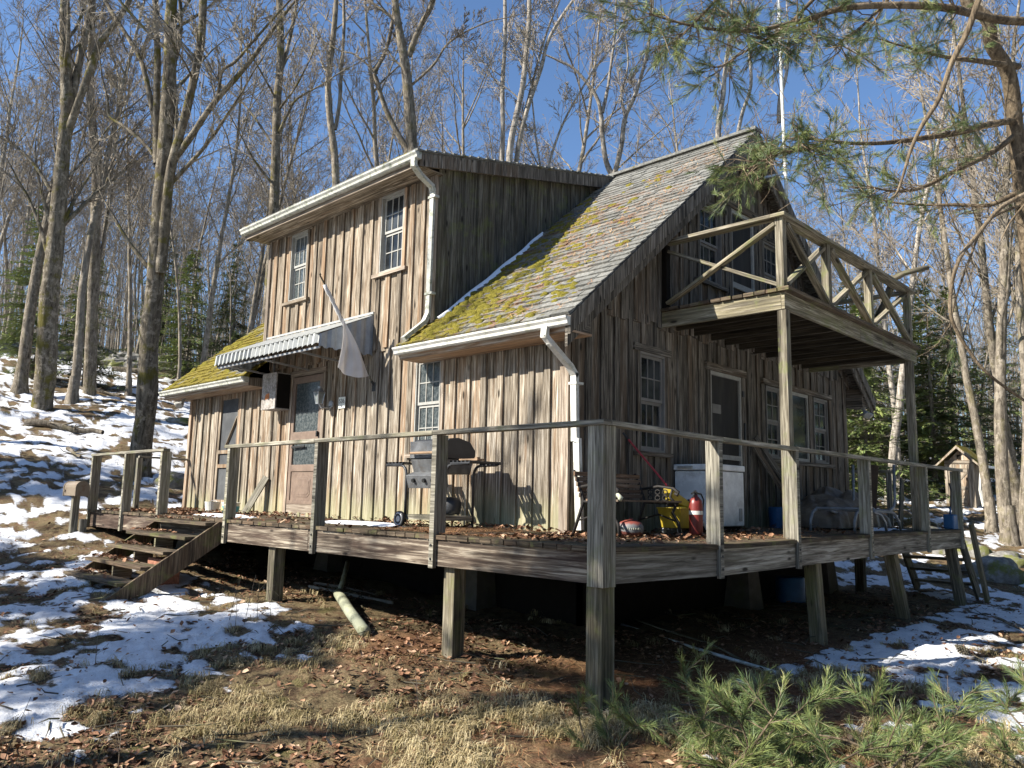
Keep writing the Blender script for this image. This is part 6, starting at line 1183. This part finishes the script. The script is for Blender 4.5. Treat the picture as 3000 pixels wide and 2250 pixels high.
def polar(n, pxa, pxb, d0, d1, seed, pw=1.0):
    R = np.random.default_rng(seed); a = R.uniform(pxa, pxb, n); d = d0+(d1-d0)*R.random(n)**pw; f = CF*np.array([1, 1, 0]); f = f/np.linalg.norm(f); r = np.array([f[1], -f[0], 0]); q = f[None]*1+r[None]*((a-1500)/FPX)[:, None]; q /= np.linalg.norm(q, axis=1, keepdims=True)
    return CAM[0]+q[:, 0]*d, CAM[1]+q[:, 1]*d
x, y = polar(60000, -150, 3150, 3.6, 15.5, 1, 1.15); s = snowf(x, y); cl = fbm(x*1.3, y*1.3, 3, 91); R = np.random.default_rng(2)
keep = ((s < .0) & (R.random(len(x)) < np.clip((cl-.42)*5, .10, 1))) | ((s >= 0) & (R.random(len(x)) < .09)); keep &= ~((x < -1.7) & (y > 1.6)); x, y = x[keep], y[keep]
V, F, r = leafmesh(x, y, gz(x, y)+np.clip(snowf(x, y)*9, 0, 1)*.03+.012, .026, 3); tag(mk('fallen_leaves', V, F, M['leaf'], rnd=r), 'brown dead leaves strewn over the yard between the snow patches', 'leaves', kind='stuff')
# leaves, twigs and needles on the deck and steps
R = np.random.default_rng(6); n = 9000; x = R.uniform(-10.7, -.05, n); y = R.uniform(0, 1.58, n); d_ = (y > 1.2)*.5+.12+(x < -7.2)*.55+((x > -4.6) & (x < -2.6) & (y > 1.05))*.4; d_ = d_*np.clip((fbm(x*2, y*3, 3, 15)-.3)*3.2, 0, 1.4)
k1 = R.random(n) < d_; x1, y1 = x[k1], y[k1]; x2 = R.uniform(XG+.05, -.05, 5200); y2 = R.uniform(.1, 9, 5200); k2 = R.random(5200) < np.clip((fbm(x2*2, y2*2, 3, 25)-.36)*2.6, 0, .8)*np.clip(1.25-y2/4.5, .12, 1); x1 = np.concatenate([x1, x2[k2]]); y1 = np.concatenate([y1, y2[k2]])
z1 = .012+.035*R.random(len(x1))*(y1 > 1.3); ds = np.array([dsag(v) for v in y1])*(x1 > XG); V, F, r = leafmesh(x1, y1, z1+ds, .032, 7); tag(mk('deck_leaves', V, F, M['leaf'], rnd=r), 'dead leaves drifted over the deck boards and along the foot of the wall', 'leaves', kind='stuff')
xs_, ys_, zs_ = [], [], []
for k_ in range(5):
    n = 170; xs_.append(R.uniform(-7.8, -6.1-.1*k_, n)**1.0); ys_.append(R.uniform(-.20-.245*k_+.06, -.20-.245*k_+.27, n)); zs_.append(np.full(n, -.045-.168*k_+.014)+R.random(n)*.02)
x3, y3, z3 = map(np.concatenate, (xs_, ys_, zs_)); kp = R.random(len(x3)) < np.clip((-6.6-x3)*1.2, .08, 1); V, F, r = leafmesh(x3[kp], y3[kp], z3[kp], .032, 8); tag(mk('stair_leaves', V, F, M['leaf'], rnd=r), 'dead leaves piled on the treads of the deck stairs', 'leaves', kind='stuff')
k = NT('fallen_pine_needles', .7, .2); r_ = k.attr('rnd'); k.col(k.ramp(r_, [(0, (.17, .07, .03)), (.5, (.36, .17, .075)), (1, (.55, .36, .18))])); M['fneedle'] = k.m
def sticks(x, y, z, L, w, seed, tilt=.12):
    R = np.random.default_rng(seed); n = len(x); a = R.uniform(0, 6.28, n); c = np.stack([x, y, z], 1); d = np.stack([np.cos(a), np.sin(a), R.normal(0, tilt, n)], 1)*(L*R.uniform(.5, 1.2, n))[:, None]; s = np.stack([-np.sin(a), np.cos(a), np.zeros(n)], 1)*w; u = np.array([0, 0, w])
    V = np.stack([c-d/2-s, c-d/2+s, c+d/2+s+u*2, c+d/2-s+u*2], 1).reshape(-1, 3); i = np.arange(n)*4; return V, np.stack([i, i+1, i+2, i+3], 1), R.random(n)
n = 16000; x = R.uniform(XG-1.2, -.03, n); y = np.where(x < XG, R.uniform(0, 1.5, n), R.uniform(0, 6.0, n)); kp = R.random(n) < np.clip((fbm(x*1.8, y*1.8, 3, 35)-.34)*3, .05, 1); x, y = x[kp], y[kp]; ds = np.array([dsag(v) for v in y])*(x > XG)
V, F, r = sticks(x, y, ds+.008+.012*R.random(len(x)), .085, .0016, 1, .05); tag(mk('deck_needles', V, F, M['fneedle'], rnd=r), 'orange fallen pine needles spread over the right hand deck boards', 'pine needles', kind='stuff')
n = 15000; x = R.uniform(-2.6, 2.2, n); y = R.uniform(-2.2, 5, n); kp = (snowf(x, y) < .02) & (R.random(n) < np.clip(1.3-np.hypot((x+.0)/1.7, (y-1.2)/2.6), 0, 1)); x, y = x[kp], y[kp]
V, F, r = sticks(x, y, gz(x, y)+.012+.012*R.random(len(x)), .09, .0018, 2, .08); tag(mk('ground_needles', V, F, M['fneedle'], rnd=r), 'orange fallen pine needles on the ground around the corner post', 'pine needles', kind='stuff')
ns_ = 2200; x = R.uniform(RX1-2.7, RX1-.1, ns_); s = R.uniform(.1, 4.9, ns_); kp = (fbm(x*1.6+3, s*1.3, 4, 55) > .50) & ((x-DX1)*.9+s*.15 > .9); x, s = x[kp], s[kp]
q = np.array([RP(a, b, .036) for a, b in zip(x, s)]); d = R.normal(0, 1, (len(x), 2)); d /= np.linalg.norm(d, axis=1, keepdims=True); ex = np.array([1, 0, 0]); es = np.array([0, cs, sn_]); en = np.array([0, -sn_, cs]); dd = (d[:, :1]*ex+d[:, 1:]*es)*.05; ss = (-d[:, 1:]*ex+d[:, :1]*es)*.0022
V = np.stack([q-dd-ss, q-dd+ss, q+dd+ss+en*.01, q+dd-ss+en*.01], 1).reshape(-1, 3); i = np.arange(len(q))*4; o = mk('fallen_needles', V, np.stack([i, i+1, i+2, i+3], 1), M['fneedle'], rf, rnd=R.random(len(q))); o['kind'] = 'stuff'
# grass
k = NT('winter_grass', .7, .2); r_ = k.attr('rnd'); k.col(k.ramp(r_, [(0, (.075, .08, .028)), (.18, (.18, .145, .06)), (.5, (.34, .27, .14)), (.8, (.50, .41, .235)), (1, (.60, .51, .33))])); M['grass'] = k.m
def grass(cx, cy, nb, L, seed, w=.0022):
    R = np.random.default_rng(seed); K = len(cx); hue = np.repeat(R.random(K), nb); x = np.repeat(cx, nb)+R.normal(0, .03, K*nb); y = np.repeat(cy, nb)+R.normal(0, .03, K*nb); l = np.repeat(L*R.uniform(.5, 1.3, K), nb)*R.uniform(.5, 1.1, K*nb)
    z = gz(x, y)-.004; a = np.repeat(R.uniform(0, 6.28, K), nb)+R.normal(0, 1.1, K*nb); b = np.stack([np.cos(a), np.sin(a), np.zeros_like(a)], 1); s = np.stack([-np.sin(a), np.cos(a), np.zeros_like(a)], 1)*w; p0 = np.stack([x, y, z], 1); up = np.array([0, 0, 1.]); be = R.uniform(.8, 1.3, K*nb)[:, None]; l = l[:, None]
    p1 = p0+up*l*.5+b*l*.18*be; p2 = p0+up*l*(.78-.2*be)+b*l*.55*be; p3 = p0+up*l*np.maximum(.80-.62*be, .04)+b*l*.95*be
    V = np.stack([p0-s, p0+s, p1+s, p1-s, p2+s*.7, p2-s*.7, p3], 1).reshape(-1, 3); i = np.arange(K*nb)*7; F = [np.stack([i, i+1, i+2, i+3], 1), np.stack([i+3, i+2, i+4, i+5], 1)]; F3 = np.stack([i+5, i+4, i+6], 1); r = np.clip(hue*.7+R.random(K*nb)*.3, 0, 1)
    return V, [tuple(f) for f in np.concatenate(F).tolist()]+[tuple(f) for f in F3.tolist()], np.tile(r, 3)
x, y = polar(13000, -150, 3150, 3.6, 11, 5, 1.35); g = fbm(x*1.1, y*1.1, 3, 71); s = snowf(x, y); un_ = (y > -.1) & (x < .1); kp = (s < -.01) & (R.random(len(x)) < np.clip((g-.42)*7, .05, 1)*np.where(un_, .06, 1)*np.where(np.hypot(x-CAM[0], y-CAM[1]) < 5.9, 1.0, .55)); x, y = x[kp], y[kp]
V, F, r = grass(x, y, 17, .115, 6); tag(mk('grass', V, F, M['grass'], rnd=r), 'matted straw coloured winter grass growing across the foreground', 'grass', kind='stuff')
# single weeds, twigs and fallen limbs
m = Tubes(); 
for i, (px, d, h) in enumerate([(700, 8.6, .45), (745, 8.5, .5), (780, 8.6, .42), (720, 8.4, .35), (820, 8.7, .4), (330, 7.6, .3), (1245, 5.9, .3), (1250, 5.85, .28), (90, 5.6, .42), (420, 5.4, .3), (2400, 6.6, .42), (2780, 6.5, .35)]):
    x, y, z = onray(px, d); p = np.array([x, y, z]); ln = R.normal(0, .22, 3)*h; ln[2] = 0
    tb = Tubes(); tb.add([p, p+(0, 0, h*.5)+ln*.4, p+(0, 0, h)+ln], [.0035, .0028, .0012])
    for j in range(3): q = p+(0, 0, h*R.uniform(.3, .8))+ln*.4; tb.add([q, q+R.normal(0, .05, 3)+(0, 0, .05), q+R.normal(0, .07, 3)+(0, 0, .10)], [.002, .0015, .001])
    V, F = tb.arrays(4); tag(mk('weed_stem', V, F, M['trim'] if i % 2 else M['post']), ['tall thin dead weed stem in the snow before the deck posts', 'tallest dead weed stem of the clump in the snow', 'right leaning weed stem of the clump in the snow', 'short weed stem at the front of the clump in the snow', 'weed stem at the right edge of the clump in the snow', 'thin weed stem on the shaded grass at the left', 'pale dead stem standing in the grass below the front posts', 'second pale stem crossing the one in the grass', 'leaning straw stem at the bottom left of the yard', 'short straw stem near the bottom left patches of snow', 'thin forked stem standing in front of the right hand snow', 'curved stem near the right edge snow'][i], 'weed')
for i, (pa_, pb_, r0, lb, mt) in enumerate([((60, 24.5, 0), (290, 23.5, .15), .10, 'long dark fallen log lying in the snow beside the big flared maple', 'bark'), ((190, 21.2, .1), (230, 20.6, .1), .05, 'short stub of wood on the snow by the fallen log', 'bark'), ((300, 39, .2), (520, 38, .3), .12, 'mossy fallen trunk in front of the stone wall', 'barkmoss'), ((120, 33, .1), (330, 31, .1), .07, 'thin fallen limb on the slope above the log', 'bark'), ((2890, 12.5, .1), (3100, 10.5, .12), .02, 'leafless fallen branch on the right hand snow', 'bark')]):
    a = np.array(onray(pa_[0], pa_[1], pa_[2])); b = np.array(onray(pb_[0], pb_[1], pb_[2])); t = np.linspace(0, 1, 9)[:, None]; pts = a*(1-t)+b*t+R.normal(0, .05, (9, 3))*r0*3; pts[:, 2] = gz(pts[:, 0], pts[:, 1])+r0*.8+.03
    tb = Tubes(); tb.add(pts, np.linspace(r0, r0*.6, 9))
    for j in range(7): q = pts[R.integers(1, 8)]; e = nrm(nrm(b-a)+R.normal(0, .7, 3)); e[2] = abs(e[2])*.4; L = R.uniform(.4, 1.2)*min(1.5, 6*r0+.3); tb.add([q, q+e*L*.5, q+e*L+R.normal(0, .05, 3)], [r0*.3, r0*.2, .004])
    V, F = tb.arrays(8); tag(mk('fallen_log' if r0 > .06 else 'fallen_branch', V, F, M[mt], smooth=True), lb, 'log' if r0 > .06 else 'branch')
tb = Tubes(); x, y = polar(1500, -100, 3100, 4.5, 34, 9, .9); kk = ~blocked_np(x, y) if 'blocked_np' in globals() else ~((x > -10.9) & (x < XG) & (y > 1.5) & (y < 9.2)); x, y = x[kk], y[kk]
z = gz(x, y)+.03
for a, b, c in zip(x, y, z):
    L = R.uniform(.1, .5); d = nrm(R.normal(0, 1, 3)*(1, 1, .12)); p = np.array([a, b, c]); tb.add([p, p+d*L*.5+R.normal(0, .02, 3), p+d*L+R.normal(0, .03, 3)], [.006, .005, .002])
V, F = tb.arrays(4); tag(mk('twig_litter', V, F, M['post']), 'small dark twigs littering the snow and leaves', 'twigs', kind='stuff')
m = MB(); 
c0 = np.array(onray(2790, 9.4)); ax = nrm((-.5, .3, .25))
for i in range(60):
    t = i/60; r_ = .035*math.sin(math.pi*min(.97, t+.12))**.7; an = i*2.4; s1 = nrm(np.cross(ax, (0, 0, 1))); s2 = np.cross(ax, s1); o = s1*math.cos(an)+s2*math.sin(an); p = c0+np.array([0, 0, .045])+ax*(t*.15-.07); m.beam(p+o*r_*.3, p+o*(r_+.012)+ax*.006, .016, .006, up=tuple(ax))
tag(m.out('pine_cone', M['post']), 'open brown pine cone lying on the sunlit snow at the right', 'cone')
# snow lying on the deck
def drift(name, x0, x1, y0, y1, seed, label):
    U_, V_ = np.meshgrid(np.linspace(0, 1, 40), np.linspace(0, 1, 14), indexing='ij'); e = np.sin(np.pi*U_)*np.sin(np.pi*V_); n_ = fbm(U_*5+seed, V_*3, 4, seed); h = np.clip(e*1.3+(n_-.62)*1.6, -.05, .6)*.05
    G = np.stack([x0+(x1-x0)*U_, y0+(y1-y0)*V_, h], -1); m = MB(); m.grid(G[:, ::-1] if False else G, r=.5); o = m.out(name, M['snow'], smooth=True); tag(o, label, 'snow')
drift('snow_patch', -4.9, -3.35, .55, 1.0, 3, 'thin patch of snow on the deck boards in front of the grill'); drift('snow_patch', -7.7, -6.2, .25, .75, 5, 'thin patch of snow on the deck at the top of the stairs'); drift('snow_patch', -1.2, -.3, 6.5, 7.9, 8, 'thin patch of snow on the far deck under the lounge chair frame')
# ---------------------------------------------------------------- outhouse
oh = thing('outhouse', 'small pale board outhouse with mossy gable roof and white gutters', 'outhouse', (-4.0, 24.5, .3)); gb = gzz(-4.0, 24.5)
oh.location = (-4.0, 24.5, gb); M['ohw'] = wood('outhouse_boards', [(.15, .12, .09), (.31, .26, .20), (.48, .42, .34), (.32, .22, .14)], grain=(30, 1.5))
m = MB(); m.box(-.44, .44, .0, 1.0, -.3, 1.40); m.prism([(-.44, 1.40), (.44, 1.40), (0, 1.86)], 1, .0, 1.0); m.out('body', M['ohw'], oh)
m = MB()
for x0 in (-.44, -.29, .26, .36): m.box(x0, x0+.08, -.025, -.002, -.1, 1.40)
m.box(-.44, .44, -.03, -.003, 1.42, 1.52, long=(1, 0, 0)); m.out('boards', M['ohw'], oh)
m = MB()
for i in range(4): m.box(-.20+i*.113, -.20+i*.113+.11, -.035, -.003, .05, 1.38)
m.box(-.20, .25, -.055, -.036, 1.14, 1.26, long=(1, 0, 0)); m.box(-.20, .25, -.055, -.036, .55, .66, long=(1, 0, 0)); m.beam((.22, -.045, 1.12), (.02, -.045, .9), .05, .02, up=(0, 1, 0)); m.beam((.22, -.045, .55), (.05, -.045, .35), .05, .02, up=(0, 1, 0)); m.box(-.14, .18, -.05, -.036, .1, .28); dd_ = m.out('door', M['ohw'], oh)
m = MB(); m.box(.20, .24, -.07, -.056, .85, .95); m.out('handle', M['black'], dd_)
m = MB(); m.box(-.05, .05, -.034, -.031, 1.56, 1.7); m.out('vent', M['dark'], oh)
for sg in (-1, 1):
    m = MB(); m.prism([(0, 2.02), (sg*.66, 1.36), (sg*.66, 1.31), (0, 1.96)], 1, -.22, 1.15); rfo = m.out('roof', M['roofl'], oh)
    m = MB(); m.prism([(0, 2.0), (sg*.68, 1.34), (sg*.68, 1.27), (0, 1.91)], 1, -.25, -.222); m.out('barge_board', M['ohw'], rfo)
    m = MB(); m.box(sg*.72-.045, sg*.72+.045, -.25, 1.2, 1.28, 1.36); m.out('gutter', M['white'], oh)
m = MB(); m.beam((.70, -.22, 1.3), (.62, -.2, .55), .07, .06); m.beam((.62, -.2, .55), (.72, -.3, .02), .07, .06); m.out('downspout', M['white'], oh)
